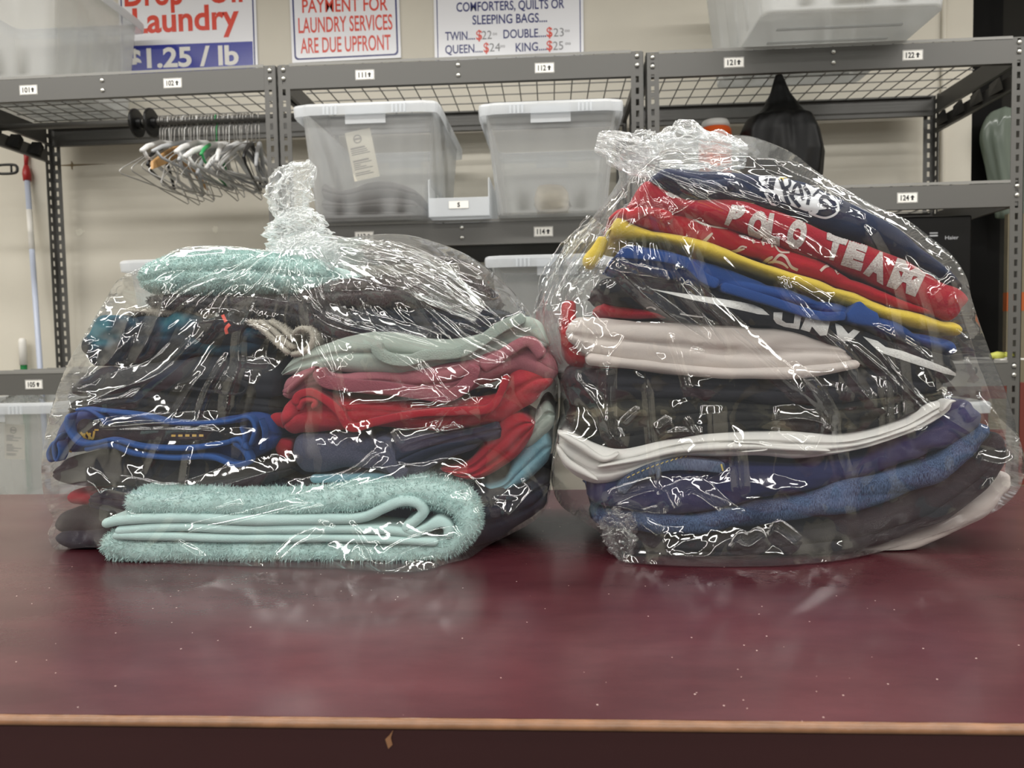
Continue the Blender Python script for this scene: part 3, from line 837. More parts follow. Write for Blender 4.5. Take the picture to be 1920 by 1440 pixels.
for k, kind in enumerate(seq):
    o = protos[kind] if kind not in used else copy_tree(protos[kind])
    used.add(kind)
    if kind == 'black':
        lab, grp = (('black plastic hanger nearest the round divider discs', 'black plastic hangers on the rail'), ('black plastic hanger near the grey post, among white ones', 'black plastic hangers on the rail'))[nb]; nb += 1
    else: lab, grp = hl[kind]
    o.location = (x0h + (x1h - x0h) * (k + 0.35 * hrnd.random()) / len(seq), YR, zr)
    o.rotation_euler = (math.radians(hrnd.uniform(-9, 7)), 0, math.radians(hrnd.uniform(-18, 18))); o.scale = (1.0, 1.0 + 0.1 * hrnd.random(), 1.0 + 0.15 * hrnd.random())
    tag(o, lab, 'hanger', grp)
# thin clear garment covers hanging with the hangers
M['cover'] = filmmat('thin_garment_cover', haze=0.16, rough=0.15)

# ------------------------------------------------------------------ cleaning poles at the left
M['paleblue'] = plain('pale_blue_pole', (188, 196, 214), 0.35)
M['redp'] = plain('red_plastic', (170, 38, 40), 0.4)
M['greenp'] = plain('green_plastic', (20, 110, 56), 0.4)
a, b_ = at(49, 330, 3.33), at(82, 720, 3.24)
d = (b_ - a); foot_t = (0.0 - a.z) / d.z
foot = a + d * foot_t; foot.y = 3.10; top = Vector((a.x, 3.335, a.z))
pole = empty('mop_pole', (foot.x, foot.y, 0)); tag(pole, 'pale blue pole with a red grip leaning on the wall at the left', 'pole')
T = lambda p: tuple(Vector(p) - pole.location)
MB().tube([T((foot.x, foot.y, 0.0)), T(top)], 0.0115, 12).build('shaft', M['paleblue'], pole, smooth=True)
u = (top - Vector((foot.x, foot.y, 0))).normalized()
mb = MB(); mb.tube([T(top - u * 0.02), T(top + u * 0.01), T(top + u * 0.03), T(top + u * 0.05)], [0.016, 0.018, 0.015, 0.009], 12)
mb.tube([T(top + u * 0.05), T(top + u * 0.12 + Vector((0.006, 0, 0)))], [0.008, 0.011], 10)
mb.build('grip', M['redp'], pole, smooth=True)
mid = Vector((foot.x, foot.y, 0)) + u * ((at(58, 430, 3.3).z) / u.z)
mb = MB(); mb.tube([T(mid - u * 0.09), T(mid + u * 0.09)], 0.0122, 12); mb.build('paper_band', M['white'], pole, smooth=True)
mb = MB(); pc = at(12, 315, 3.0)
loop = [(math.copysign(0.045 * abs(math.cos(t)) ** 0.6, math.cos(t)), math.copysign(0.018 * abs(math.sin(t)) ** 0.6, math.sin(t))) for t in np.linspace(0, 2 * math.pi, 28, endpoint=False)]
mb.tube([(u_ - 0.014, 0, v_) for u_, v_ in loop], 0.0055, 8, closed=True)
mb.tube([(0.006, 0, 0.017), (0.006, 0, -0.017)], 0.004, 8)
mb.tube([(-0.058, 0, 0), (-0.30, 0.0, 0.012)], 0.009, 10)
hd = mb.build('tool_handle', M['black'], smooth=True, origin=None); hd.location = (pc.x, 3.02, pc.z)
tag(hd, 'black loop handle sticking in at the left edge, beside the red grip', 'handle')
# white and green brush standing behind the lower shelf
bp_ = at(38, 700, 3.30)
bt = at(38, 634, 3.30)
br_ = empty('toilet_brush', (bp_.x, 3.325, 0.9)); br_.name = 'long_brush'; tag(br_, 'white handled brush with a green collar standing by the wall', 'brush')
zt2 = bt.z - 0.9
mb = MB(); mb.tube([(0, 0, zt2 - 0.12), (0, 0, zt2 - 0.02), (0, 0, zt2 - 0.004), (0, 0, zt2)], [0.017, 0.0165, 0.014, 0.008], 12); mb.build('handle', M['white'], br_, smooth=True)
mb = MB(); mb.tube([(0, 0, -0.88), (0, 0, zt2 - 0.12)], 0.014, 12); mb.build('collar', M['greenp'], br_, smooth=True)
mb = MB(); mb.tube([(0, 0, -0.9), (0, 0, -0.78)], [0.03, 0.028], 14); mb.build('bristles', M['hwhite'], br_, smooth=True)

# ------------------------------------------------------------------ things on the right unit
M['leather'] = plain('black_glossy_cloth', (5, 5, 6), 0.5, spec=0.28, bump=0.2, bscale=60)
zs = 1.660 + 0.005
apex = at(1462, 141, 2.84); wl, wr_ = at(1388, 262, 2.84), at(1546, 290, 2.84)
bx_, by_ = (wl.x + wr_.x) / 2, 2.84
tabl = [(141, 1454, 1467), (150, 1451, 1471), (175, 1444, 1481), (204, 1430, 1502), (214, 1418, 1510), (222, 1400, 1524), (248, 1388, 1535), (290, 1387, 1544), (330, 1390, 1541), (352, 1394, 1535), (366, 1396, 1532)]
mb = MB(); nseg, rows = 120, 60; vs = []; H_ = apex.z - zs
zz_ = [at(1462, y, 2.84).z - zs for y, _, _ in tabl]; xl_ = [at(a_, y, 2.84).x - bx_ for y, a_, _ in tabl]; xr_ = [at(c_, y, 2.84).x - bx_ for y, _, c_ in tabl]
for j in range(rows + 1):
    t = j / rows; z = H_ * (1 - t)
    a_ = float(np.interp(-z, [-q for q in zz_], xl_)); c_ = float(np.interp(-z, [-q for q in zz_], xr_))
    cxx, rx = (a_ + c_) / 2, (c_ - a_) / 2
    for k in range(nseg):
        a = 2 * math.pi * k / nseg
        s_ = min(1, t * 2.2) * (1 - abs(math.cos(a)) ** 6)
        fold = 1 + s_ * (0.16 * math.cos(3 * a + 1.1 + 2.2 * t) + 0.09 * math.cos(7 * a - 1.5 * t) + 0.05 * math.cos(13 * a + 5 * t))
        vs.append((cxx + rx * math.cos(a), 0.8 * rx * fold * math.sin(a), z))
fs = [(j * nseg + k, j * nseg + (k + 1) % nseg, (j + 1) * nseg + (k + 1) % nseg, (j + 1) * nseg + k) for j in range(rows) for k in range(nseg)]
fs.append(tuple(range(nseg - 1, -1, -1))); fs.append(tuple(rows * nseg + k for k in range(nseg)))
mb.add(vs, fs)
o = mb.build('draped_garment', M['leather'], smooth=True); o.location = (bx_, by_, zs); tag(o, 'black shiny cloth peaked like a cone on the right middle shelf', 'garment')
# orange jug with a white lid
jc = at(1341, 240, 2.86)
jg = empty('drink_jug', (jc.x, 2.86, zs)); tag(jg, 'orange jug with a white lid poking up behind the right bag', 'jug')
M['orange'] = plain('orange_plastic', (226, 92, 28), 0.4)
zj = at(1341, 241, 2.86).z - zs
MB().lathe([(0.052, 0), (0.058, 0.01), (0.058, zj - 0.03), (0.056, zj - 0.006), (0.050, zj)], (0, 0, 0), 'z', 32).build('body', M['orange'], jg, smooth=True)
MB().lathe([(0.050, zj), (0.051, zj + 0.012), (0.044, zj + 0.026), (0.012, zj + 0.029)], (0, 0, 0), 'z', 32).build('lid', M['hwhite'], jg, smooth=True)
# black fridge under the middle shelf
fa, fb_ = at(1500, 420, 2.70), at(1823, 420, 2.70)
zf0, zf1 = 1.068 + 0.006, at(1780, 404, 2.70).z
M['gloss_black'] = plain('gloss_black', (5, 5, 6), 0.3, spec=0.3)
fr_ = empty('mini_fridge', ((fa.x + fb_.x) / 2, 2.70, zf0)); tag(fr_, 'black compact fridge on the lowest right shelf, beside the right bag', 'fridge')
hw, hh = (fb_.x - fa.x) / 2, zf1 - zf0
MB().box((-hw, 0.035, 0), (hw, 0.46, hh)).build('cabinet', M['gloss_black'], fr_, bevel=0.006)
dr = MB().box((-hw, 0.0, 0.012), (hw, 0.033, hh)).build('door', M['gloss_black'], fr_, bevel=0.006)
M['silver'] = plain('silver_print', (170, 172, 175), 0.35)
mb = MB(); q0, q1 = at(1772, 449, 2.70), at(1797, 448, 2.70)
put_text(mb, 'Haier', lambda u, v, t: (u, -0.0004 - t, v), q0.x - fr_.location.x, q1.x - fr_.location.x, q0.z - zf0, 0.012, 0.0)
mb.build('logo', M['silver'], dr)
mb = MB()
for k in range(2):
    q = at(1751, 437 + 5 * k, 2.70); mb.box((q.x - fr_.location.x - 0.014, -0.002, q.z - zf0 - 0.0022), (q.x - fr_.location.x + 0.012, -0.0002, q.z - zf0 + 0.0022))
mb.build('badge', M['silver'], dr)
# beige carton with an orange band beside the fridge, standing behind
M['beige'] = plain('beige_carton', (120, 112, 92), 0.8)
M['orangeband'] = plain('orange_band', (170, 84, 30), 0.7)
c0 = at(1886, 470, 3.10)
ob = empty('upright_board', (c0.x + 0.10, 3.10, 0.0)); tag(ob, 'beige board with an orange band standing right of the black fridge', 'board')
zc1, zo0, zo1 = at(1897, 400, 3.08).z, at(1897, 583, 3.08).z, at(1897, 548, 3.08).z
MB().box((-0.10, -0.012, 0), (0.10, 0.012, zc1)).build('panel', M['beige'], ob)
MB().box((-0.1005, -0.0128, zo0), (0.1005, 0.0128, zo1)).build('band', M['orangeband'], ob)
# sheet of paper and a rubber glove at the right end of the lowest shelf
p = at(1885, 676, 2.72)
pp = MB().box((-0.05, 0, 0), (0.05, 0.2, 0.004)).build('paper_sheet', M['white']); pp.location = (p.x, 2.66, 1.068 + 0.0055); tag(pp, 'white paper stack on the lowest right shelf beside the grey post', 'paper')
M['glove'] = plain('yellow_green_rubber', (198, 200, 96), 0.6)
mb = MB()
rg = random.Random(3)
gl = []
mb.tube([(-0.032, 0, 0.008), (-0.01, 0, 0.012), (0.012, 0.0, 0.011)], [0.010, 0.0125, 0.010], 10)
for k in range(4): mb.tube([(0.008, -0.014 + k * 0.009, 0.010), (0.024 + 0.003 * (k % 2), -0.016 + k * 0.011, 0.014), (0.036 - 0.003 * k, -0.016 + k * 0.012, 0.011 + 0.003 * k)], [0.006, 0.0055, 0.004], 8)
g = mb.build('rubber_glove', M['glove'], smooth=True); q = at(1876, 667, 2.70); g.location = (q.x, 2.70, 1.068 + 0.0098); tag(g, 'crumpled yellow-green rubber glove on the white paper', 'glove')
# red-brown boxes below that shelf
M['redbox'] = plain('red_brown_carton', (112, 50, 40), 0.8)
c0 = at(1878, 722, 2.8); zz = c0.z
o = empty('carton', (c0.x + 0.06, 2.9, 0.60 + 0.0055)); tag(o, 'red-brown carton under the lowest right shelf', 'carton')
MB().box((-0.075, 0, 0), (0.09, 0.25, zz - 0.6055)).build('box', M['redbox'], o)
MB().box((-0.05, -0.001, (zz - 0.6055) * 0.55), (0.02, 0.0, (zz - 0.6055) * 0.85)).build('paper_panel', M['beige'], o)
# grey-green covered garment hanging beyond the right unit
M['greygreen'] = frosted('grey_green_cover', rgb=(160, 172, 160), clear=0.25, rough=0.15)
ga, gb = at(1868, 250, 3.22), at(1925, 250, 3.22)
zt3, zb3 = at(1890, 186, 3.22).z, at(1890, 400, 3.22).z
mb = MB(); vs = []; ns, rows = 48, 26; wc = (gb.x + ga.x) / 2 + 0.03; rxm = (gb.x - ga.x) / 2 + 0.03
for j in range(rows + 1):
    t = j / rows; z = (zt3 - zb3) * (1 - t)
    rx = rxm * min(1.0, math.sqrt(max(0.0, 1 - (1 - min(1, t / 0.28)) ** 2)) + 0.02) * (1 - 0.45 * max(0, t - 0.30) * 1.2)
    for k in range(ns):
        a = 2 * math.pi * k / ns; f = 1 + 0.07 * math.cos(7 * a + 4 * t) + 0.04 * math.cos(13 * a - 5 * t)
        vs.append((rx * f * math.cos(a) + 0.05 * max(0, t - .3), 0.045 * f * math.sin(a) * min(1, rx / rxm + .2), z))
mb.add(vs, [(j * ns + k, j * ns + (k + 1) % ns, (j + 1) * ns + (k + 1) % ns, (j + 1) * ns + k) for j in range(rows) for k in range(ns)] + [tuple(range(ns - 1, -1, -1)), tuple(rows * ns + k for k in range(ns))])
o = mb.build('covered_garment', M['greygreen'], smooth=True); o.location = (wc, YW - 0.03, zb3); tag(o, 'grey-green covered garment hanging against the black doorway', 'garment')
# ------------------------------------------------------------------ noise, folded cloth
def vnoise(P, seed=0):
    """value noise in -1..1 for (n,3) points"""
    P = np.asarray(P, float); i = np.floor(P).astype(np.int64); f = P - i
    f = f * f * f * (f * (f * 6 - 15) + 10)
    def h(a):
        v = (a[:, 0] * 374761393 + a[:, 1] * 668265263 + a[:, 2] * 2147483647 + seed * 974711) & 0xffffffff
        v = ((v ^ (v >> 13)) * 1274126177) & 0xffffffff
        v = ((v ^ (v >> 16)) * 2246822519) & 0xffffffff
        return ((v ^ (v >> 15)) & 0xffff) / 32767.5 - 1.0
    r = 0
    for dx in (0, 1):
        for dy in (0, 1):
            for dz in (0, 1):
                wgt = (f[:, 0] if dx else 1 - f[:, 0]) * (f[:, 1] if dy else 1 - f[:, 1]) * (f[:, 2] if dz else 1 - f[:, 2])
                r = r + wgt * h(i + np.array((dx, dy, dz)))
    return r
def fbm(P, seed=0, o=3):
    P = np.asarray(P, float); s = 0; a = 1.0; t = 0
    for k in range(o):
        s = s + a * vnoise(P * (2 ** k), seed + 17 * k); t += a; a *= 0.5
    return s / t
def resample(P, n):
    """smooth Catmull-Rom through P, n points evenly by length"""
    P = np.asarray(P, float)
    if len(P) == 2: return P[0] + (P[1] - P[0]) * np.linspace(0, 1, n)[:, None]
    Q = np.vstack([2 * P[0] - P[1], P, 2 * P[-1] - P[-2]])
    out = []
    for k in range(1, len(Q) - 2):
        p0, p1, p2, p3 = Q[k - 1], Q[k], Q[k + 1], Q[k + 2]
        d1 = max(np.linalg.norm(p1 - p0), 1e-6) ** .5; d2 = max(np.linalg.norm(p2 - p1), 1e-6) ** .5; d3 = max(np.linalg.norm(p3 - p2), 1e-6) ** .5
        t1, t2, t3 = d1, d1 + d2, d1 + d2 + d3
        t = np.linspace(t1, t2, 24, endpoint=False)[:, None]
        A1 = (t1 - t) / t1 * p0 + t / t1 * p1; A2 = (t2 - t) / (t2 - t1) * p1 + (t - t1) / (t2 - t1) * p2; A3 = (t3 - t) / (t3 - t2) * p2 + (t - t2) / (t3 - t2) * p3
        B1 = (t2 - t) / t2 * A1 + t / t2 * A2; B2 = (t3 - t) / (t3 - t1) * A2 + (t - t1) / (t3 - t1) * A3
        out.append((t2 - t) / (t2 - t1) * B1 + (t - t1) / (t2 - t1) * B2)
    C = np.vstack(out + [P[-1:]])
    s = np.concatenate([[0], np.cumsum(np.linalg.norm(np.diff(C, axis=0), axis=1))])
    u = np.linspace(0, s[-1], n)
    return np.stack([np.interp(u, s, C[:, k]) for k in (0, 1)], 1)
GEO = {}                            # object name -> (verts, quads) in world space
def link_np(name, V, F, mats, parent=None, smooth=True, mi=None):
    base = np.array([(V[:, 0].min() + V[:, 0].max()) / 2, (V[:, 1].min() + V[:, 1].max()) / 2, V[:, 2].min()])
    if parent is not None: base = np.array(parent.location)
    me = bpy.data.meshes.new(name)
    me.from_pydata((V - base).tolist(), [], [tuple(int(i) for i in f) for f in F])
    for m in (mats if isinstance(mats, (list, tuple)) else [mats]): me.materials.append(m)
    if mi is not None: me.polygons.foreach_set('material_index', mi)
    me.polygons.foreach_set('use_smooth', [smooth] * len(me.polygons)); me.update()
    o = bpy.data.objects.new(name, me); COL.objects.link(o)
    if parent is not None: o.parent = parent
    else: o.location = tuple(base)
    return o
def vnormals(V, F):
    F4 = np.asarray([f for f in F if len(f) == 4]); N = np.zeros_like(V)
    fn = np.cross(V[F4[:, 2]] - V[F4[:, 0]], V[F4[:, 3]] - V[F4[:, 1]])
    for k in range(4): np.add.at(N, F4[:, k], fn)
    return N / np.maximum(np.linalg.norm(N, axis=1, keepdims=True), 1e-12)
def slab_geo(top, bot, yf, depth, layers=1, groove=0.004, nose=0.02, endw=0.016, endy=0.022, wr=0.002, seed=0, n=None, fx=14, fz=40, flat=False):
    L = np.linalg.norm(np.diff(np.asarray(top, float), axis=0), axis=1).sum()
    n = n or int(min(220, max(24, L / 3.2)))
    T = pxw(resample(top, n), yf)[:, [0, 2]]; B = pxw(resample(bot, n), yf)[:, [0, 2]]
    C, H = (T + B) / 2, (T - B) / 2
    length = np.linalg.norm(np.diff(C, axis=0), axis=1).sum()
    hm = np.linalg.norm(H, axis=1)
    nf = 34 if layers > 1 or hm.max() > 0.018 else 20
    ph = np.linspace(-math.pi / 2, math.pi / 2, nf)
    sec = [(nose * (1 - math.cos(p) ** 0.75 if math.cos(p) > 1e-9 else nose * 0 + 1), math.sin(p), 1.0) for p in ph]
    k2 = 8
    sec += [(nose + (depth - 2 * nose) * k / k2, 1.0, 0.0) for k in range(1, k2)]
    ph2 = np.linspace(math.pi / 2, -math.pi / 2, 10)
    sec += [(depth - nose * (1 - max(math.cos(p), 0)), math.sin(p), 0.0) for p in ph2]
    sec += [(depth - nose - (depth - 2 * nose) * k / k2, -1.0, 0.0) for k in range(1, k2)]
    sec = np.array(sec); m = len(sec)
    t = np.linspace(0, 1, n)
    ew = min(0.45, endw / max(length, 1e-6))
    s = np.clip((np.abs(2 * t - 1) - (1 - 2 * ew)) / (2 * ew), 0, 1)
    e = np.sqrt(np.maximum(0, 1 - s ** 2))
    e2 = np.maximum(e, 0.04)
    YY = np.repeat(sec[None, :, 0], n, 0); VV = np.repeat(sec[None, :, 1], n, 0); FR = np.repeat(sec[None, :, 2], n, 0)
    X = C[:, :1] + H[:, :1] * VV * e2[:, None]; Z = C[:, 1:] + H[:, 1:] * VV * e2[:, None]
    Yp = yf + YY + (endy * (1 - e))[:, None]
    if layers > 1:
        wob = 0.10 * fbm(np.stack([t * length * 9, t * 0 + seed, t * 0], 1), seed, 2)
        lam = (VV + 1) / 2 + wob[:, None] * (1 - VV ** 2)
        g = (1 - np.abs(np.sin(math.pi * layers * lam))) ** 2.2
        edge = np.clip((1 - np.abs(VV)) / 0.25, 0, 1)
        Yp = Yp + groove * g * FR * edge
    V = np.stack([X.ravel(), Yp.ravel(), Z.ravel()], 1)
    F = []
    idx = np.arange(n * m).reshape(n, m)
    a = idx[:-1]; b_ = idx[1:]
    F = np.stack([a.ravel(), np.roll(a, -1, 1).ravel(), np.roll(b_, -1, 1).ravel(), b_.ravel()], 1)
    N = vnormals(V, F)
    if wr > 0:
        Q = np.stack([V[:, 0] * fx, V[:, 2] * fz, V[:, 1] * 10], 1)
        d = 0.9 * fbm(Q + seed * 3.7, seed, 4)
        rd = 1 - np.abs(fbm(Q * np.array([0.7, 0.55, 0.6]) + 9.1 + seed, seed + 5, 2)) * 3.2
        V = V + N * (wr * (0.7 * d + 0.75 * rd))[:, None]
    V[:, 2] = np.maximum(V[:, 2], ZC + 0.0015)
    N = vnormals(V, F)
    F = [tuple(f) for f in F] + [tuple(range(m - 1, -1, -1)), tuple(idx[-1])]
    return V, F, N
def fuzz(V, F, N, count, ln, wd, seed, ymax=None):
    """terry loops: short tapering blades standing on the cloth"""
    r = np.random.default_rng(seed)
    Q = np.asarray([f for f in F if len(f) == 4])
    cen = V[Q].mean(1); fnm = np.cross(V[Q[:, 2]] - V[Q[:, 0]], V[Q[:, 3]] - V[Q[:, 1]])
    ar = np.linalg.norm(fnm, axis=1); nn = fnm / np.maximum(ar[:, None], 1e-12)
    ok = (cen[:, 1] < (ymax if ymax else cen[:, 1].min() + 0.09))
    p = ar * ok; p = p / p.sum()
    k = r.choice(len(Q), count, p=p)
    u, v = r.random((count, 1)), r.random((count, 1))
    A = V[Q[k, 0]] * (1 - u) * (1 - v) + V[Q[k, 1]] * u * (1 - v) + V[Q[k, 2]] * u * v + V[Q[k, 3]] * (1 - u) * v
    n_ = nn[k]; d = n_ + r.normal(0, 0.45, (count, 3)) + np.array([0, 0, -0.25]); d /= np.linalg.norm(d, axis=1, keepdims=True)
    sd = np.cross(d, r.normal(0, 1, (count, 3))); sd /= np.maximum(np.linalg.norm(sd, axis=1, keepdims=True), 1e-9)
    l = ln * r.uniform(0.5, 1.2, (count, 1))
    bend = np.cross(sd, d) * r.normal(0, 0.35, (count, 1)) * l
    P0, P1 = A - sd * wd / 2, A + sd * wd / 2
    P2, P3 = A + d * l * 0.55 + sd * wd * 0.45 + bend * .3, A + d * l * 0.55 - sd * wd * 0.45 + bend * .3
    P4 = A + d * l + bend
    W = np.stack([P0, P1, P2, P3, P4], 1).reshape(-1, 3)
    i = np.arange(count) * 5
    FF = [tuple(x) for x in np.stack([i, i + 1, i + 2, i + 3], 1)] + [tuple(x) for x in np.stack([i + 3, i + 2, i + 4], 1)]
    return W, FF
def slab(name, mat, top, bot, yf, depth=0.24, parent=None, label=None, cat='clothing', fz_n=0, fz_l=0.005, group=None, **kw):
    V, F, N = slab_geo(top, bot, yf, depth, **kw)
    # faces wind outwards?
    c = V.mean(0)
    Q = np.asarray([f for f in F if len(f) == 4]); fn = np.cross(V[Q[:, 2]] - V[Q[:, 0]], V[Q[:, 3]] - V[Q[:, 1]])
    if ((V[Q].mean(1) - c) * fn).sum() < 0: F = [tuple(reversed(f)) for f in F]
    VV, FF = V, list(F)
    if fz_n:
        W, G = fuzz(V, F, N, int(fz_n * 1.5), fz_l * 0.85, 0.0008, kw.get('seed', 0))
        VV = np.vstack([V, W]); FF = FF + [tuple(i + len(V) for i in g) for g in G]
    o = link_np(name, VV, FF, mat, parent)
    GEO[o.name] = (V, F)
    if label: tag(o, label, cat, group)
    return o
def band(name, mat, path, th, yf, depth=0.05, parent=None, taper=False, **kw):
    """a strip of cloth seen on edge along a path, th pixels thick"""
    P = resample(path, max(12, int(np.linalg.norm(np.diff(np.asarray(path, float), axis=0), axis=1).sum() / 5)))
    d = np.gradient(P, axis=0); d /= np.maximum(np.linalg.norm(d, axis=1, keepdims=True), 1e-9)
    nrm = np.stack([d[:, 1], -d[:, 0]], 1)
    hh = np.full((len(P), 1), th / 2.0)
    if taper: hh = hh * (0.45 + 0.55 * np.sin(np.linspace(0.1, math.pi - 0.1, len(P))))[:, None]
    kw.setdefault('nose', 0.006); kw.setdefault('endw', 0.006); kw.setdefault('endy', 0.004); kw.setdefault('wr', 0.0006)
    kw.setdefault('n', int(min(260, max(20, len(P) * 1.6))))
    return slab(name, mat, P + nrm * hh, P - nrm * hh, yf, depth, parent, **kw)
def bvh_of(objs):
    Vs, Fs, n = [], [], 0
    for o in objs:
        V, F = GEO[o.name]; Vs.append(V); Fs += [tuple(i + n for i in f) for f in F]; n += len(V)
    return BVHTree.FromPolygons([tuple(v) for v in np.vstack(Vs)], Fs)
# prints: outlines worked out as strokes and filled shapes, laid on the cloth
def subdiv(vs, fs, L):
    bm = bmesh.new()
    bv = [bm.verts.new((x, y, 0)) for x, y in vs]
    for f in fs:
        try: bm.faces.new([bv[i] for i in f])
        except ValueError: pass
    bmesh.ops.triangulate(bm, faces=bm.faces)
    for _ in range(7):
        e = [q for q in bm.edges if q.calc_length() > L]
        if not e: break
        bmesh.ops.subdivide_edges(bm, edges=e, cuts=1)
        bmesh.ops.triangulate(bm, faces=bm.faces)
    bm.verts.ensure_lookup_table(); bm.verts.index_update()
    V = np.array([v.co[:2] for v in bm.verts]); F = [tuple(v.index for v in f.verts) for f in bm.faces]
    bm.free(); return V, F
def stroke(path, wpx, smooth=True, taper=0.0):
    P = resample(path, max(6, int(np.linalg.norm(np.diff(np.asarray(path, float), axis=0), axis=1).sum() / 2.5))) if smooth else np.asarray(path, float)
    d = np.gradient(P, axis=0); d /= np.maximum(np.linalg.norm(d, axis=1, keepdims=True), 1e-9)
    nrm = np.stack([d[:, 1], -d[:, 0]], 1); w_ = np.full(len(P), wpx / 2.0)
    if taper: w_ = w_ * (1 - taper * np.abs(np.linspace(-1, 1, len(P))) ** 2)
    V = np.vstack([P + nrm * w_[:, None], P - nrm * w_[:, None]]); n = len(P)
    return V, [(i, i + 1, n + i + 1, n + i) for i in range(n - 1)]
def fill(poly):
    tri = tessellate_polygon([[Vector((x, y, 0)) for x, y in poly]])
    return np.asarray(poly, float), [tuple(t) for t in tri]
def warp(shape, quad):
    """unit square (v up) -> px quad (bl, br, tr, tl)"""
    V, F = shape; bl, br, tr, tl = (np.asarray(q, float) for q in quad)
    u, v = V[:, :1], V[:, 1:2]
    return bl * (1 - u) * (1 - v) + br * u * (1 - v) + tr * u * v + tl * (1 - u) * v, F
def letter(ch, bold=0.03):
    vs, fs = glyphs(ch, bold)
    a, b_ = vs.min(0), vs.max(0)
    return (vs - a) / (b_ - a), fs
def lay(name, mat, shapes, target, parent, off=0.0007, L=5.0):
    """lay shapes (px outlines) on the front of a garment"""
    tree = bvh_of([target]) if not isinstance(target, (list, tuple)) else bvh_of(target)
    AV, AF, n = [], [], 0
    for sh in shapes:
        V, F = subdiv(sh[0], sh[1], L)
        D = pxdir(V); out = np.zeros((len(V), 3)); ok = np.zeros(len(V), bool)
        for i, d in enumerate(D):
            h = tree.ray_cast(CAM, Vector(d).normalized())
            if h[0] is not None:
                nn = h[1] if h[1].dot(Vector(d)) < 0 else -h[1]
                out[i] = np.array(h[0] + nn * off); ok[i] = True
        F = [f for f in F if all(ok[list(f)])]
        # drop faces that would span a step in the cloth
        F = [f for f in F if max(out[list(f), 1]) - min(out[list(f), 1]) < 0.02]
        AV.append(out); AF += [tuple(i + n for i in f) for f in F]; n += len(V)
    V = np.vstack(AV)
    used_ = sorted({i for f in AF for i in f}); mp = {j: k for k, j in enumerate(used_)}
    if not used_: return None
    return link_np(name, V[used_], [tuple(mp[i] for i in f) for f in AF], mat, parent)

# fabrics
M['aqua'] = fabric('aqua_terry', (200, 232, 228), var=0.10, vscale=60, bump=0.6, bscale=700, sheen=0.5)
M['aqua_hem'] = fabric('aqua_hem', (204, 234, 231), var=0.05, bump=0.5, bscale=1100)
M['greyterry'] = fabric('dark_grey_terry', (84, 82, 84), var=0.18, vscale=70, bump=0.7, bscale=600)
M['browngrey'] = fabric('brown_grey_terry', (104, 97, 97), var=0.15, vscale=70, bump=0.7, bscale=600)
M['navyterry'] = fabric('navy_terry', (46, 54, 70), var=0.15, vscale=70, bump=0.7, bscale=500)
M['cream'] = fabric('cream_terry', (196, 190, 178), var=0.08, bump=0.6, bscale=700)
M['teal'] = blotch('teal_navy_print', [(18, 23, 34), (22, 36, 52), (28, 66, 84), (46, 104, 118)], [0.42, 0.52, 0.59, 0.70], 16, stretch=(1, 1, 1.5))
M['black_c'] = fabric('black_cotton', (34, 35, 40), var=0.15)
M['charcoal'] = fabric('charcoal_twill', (52, 51, 56), var=0.12)
M['jacket'] = fabric('dark_grey_shell', (50, 52, 58), rough=0.6, var=0.1, bump=0.1)
M['navyblack'] = fabric('blue_black_cotton', (31, 34, 48), var=0.15)
M['royal_s'] = fabric('royal_shorts', (32, 62, 124), rough=0.7, var=0.1)
M['piping'] = fabric('blue_piping', (40, 84, 152), rough=0.7, var=0.05, sheen=0.1)
M['gold'] = plain('gold_print', (196, 160, 62), 0.4)
M['coral'] = plain('coral_print', (216, 84, 70), 0.6)
M['sage'] = fabric('sage_jersey', (180, 192, 183), var=0.05)
M['sage_rib'] = fabric('sage_rib', (170, 184, 175), var=0.05, bump=0.8, bscale=500)
M['rose'] = fabric('dusty_rose_jersey', (164, 98, 108), var=0.06, fleck=(198, 130, 140), fleck_amt=0.3)
M['rose_rib'] = fabric('dusty_rose_rib', (154, 84, 96), var=0.05, bump=0.8, bscale=500)
M['redtee'] = fabric('faded_red_jersey', (184, 42, 56), var=0.08, fleck=(205, 90, 100), fleck_amt=0.3)
M['redtee2'] = fabric('faded_red_edge', (172, 36, 50), var=0.05)
M['heather'] = fabric('heather_navy', (70, 72, 92), var=0.1, fleck=(120, 122, 140), fleck_amt=0.4)
M['navytee'] = fabric('navy_jersey', (36, 42, 62), var=0.12)
M['ltblue'] = fabric('light_blue_jersey', (132, 180, 196), var=0.06, fleck=(160, 198, 208), fleck_amt=0.4)
M['navyhood'] = fabric('navy_fleece', (34, 46, 76), var=0.12, vscale=40)
M['redknit'] = fabric('red_knit', (172, 26, 46), var=0.08, bump=0.7, bscale=600)
M['redshirt'] = fabric('bright_red_jersey', (190, 30, 44), var=0.06)
M['yellow'] = fabric('yellow_fleece', (232, 204, 76), var=0.05, bscale=500)
M['royal'] = fabric('royal_blue_jersey', (38, 76, 146), var=0.10)
M['blackshirt'] = fabric('black_jersey', (32, 33, 38), var=0.12)
M['greige'] = fabric('pale_taupe_cotton', (212, 202, 196), var=0.05, bump=0.2)
M['darkpants'] = fabric('dark_grey_cotton', (46, 46, 52), var=0.12)
M['camo'] = blotch('olive_camouflage', [(24, 24, 23), (36, 35, 31), (54, 52, 43), (88, 83, 68)], [0.42, 0.47, 0.54, 0.63], 22, stretch=(1, 1, 1.4))
for e in M['camo'].node_tree.nodes:
    if e.type == 'VALTORGB': e.color_ramp.interpolation = 'CONSTANT'
M['whitecloth'] = fabric('white_twill', (232, 230, 226), rough=0.8, var=0.03, bump=0.15)
M['indigo'] = fabric('smooth_indigo', (44, 48, 92), rough=0.8, var=0.08, bump=0.2)
M['denim'] = denim('blue_denim', (28, 40, 66), (88, 108, 142))
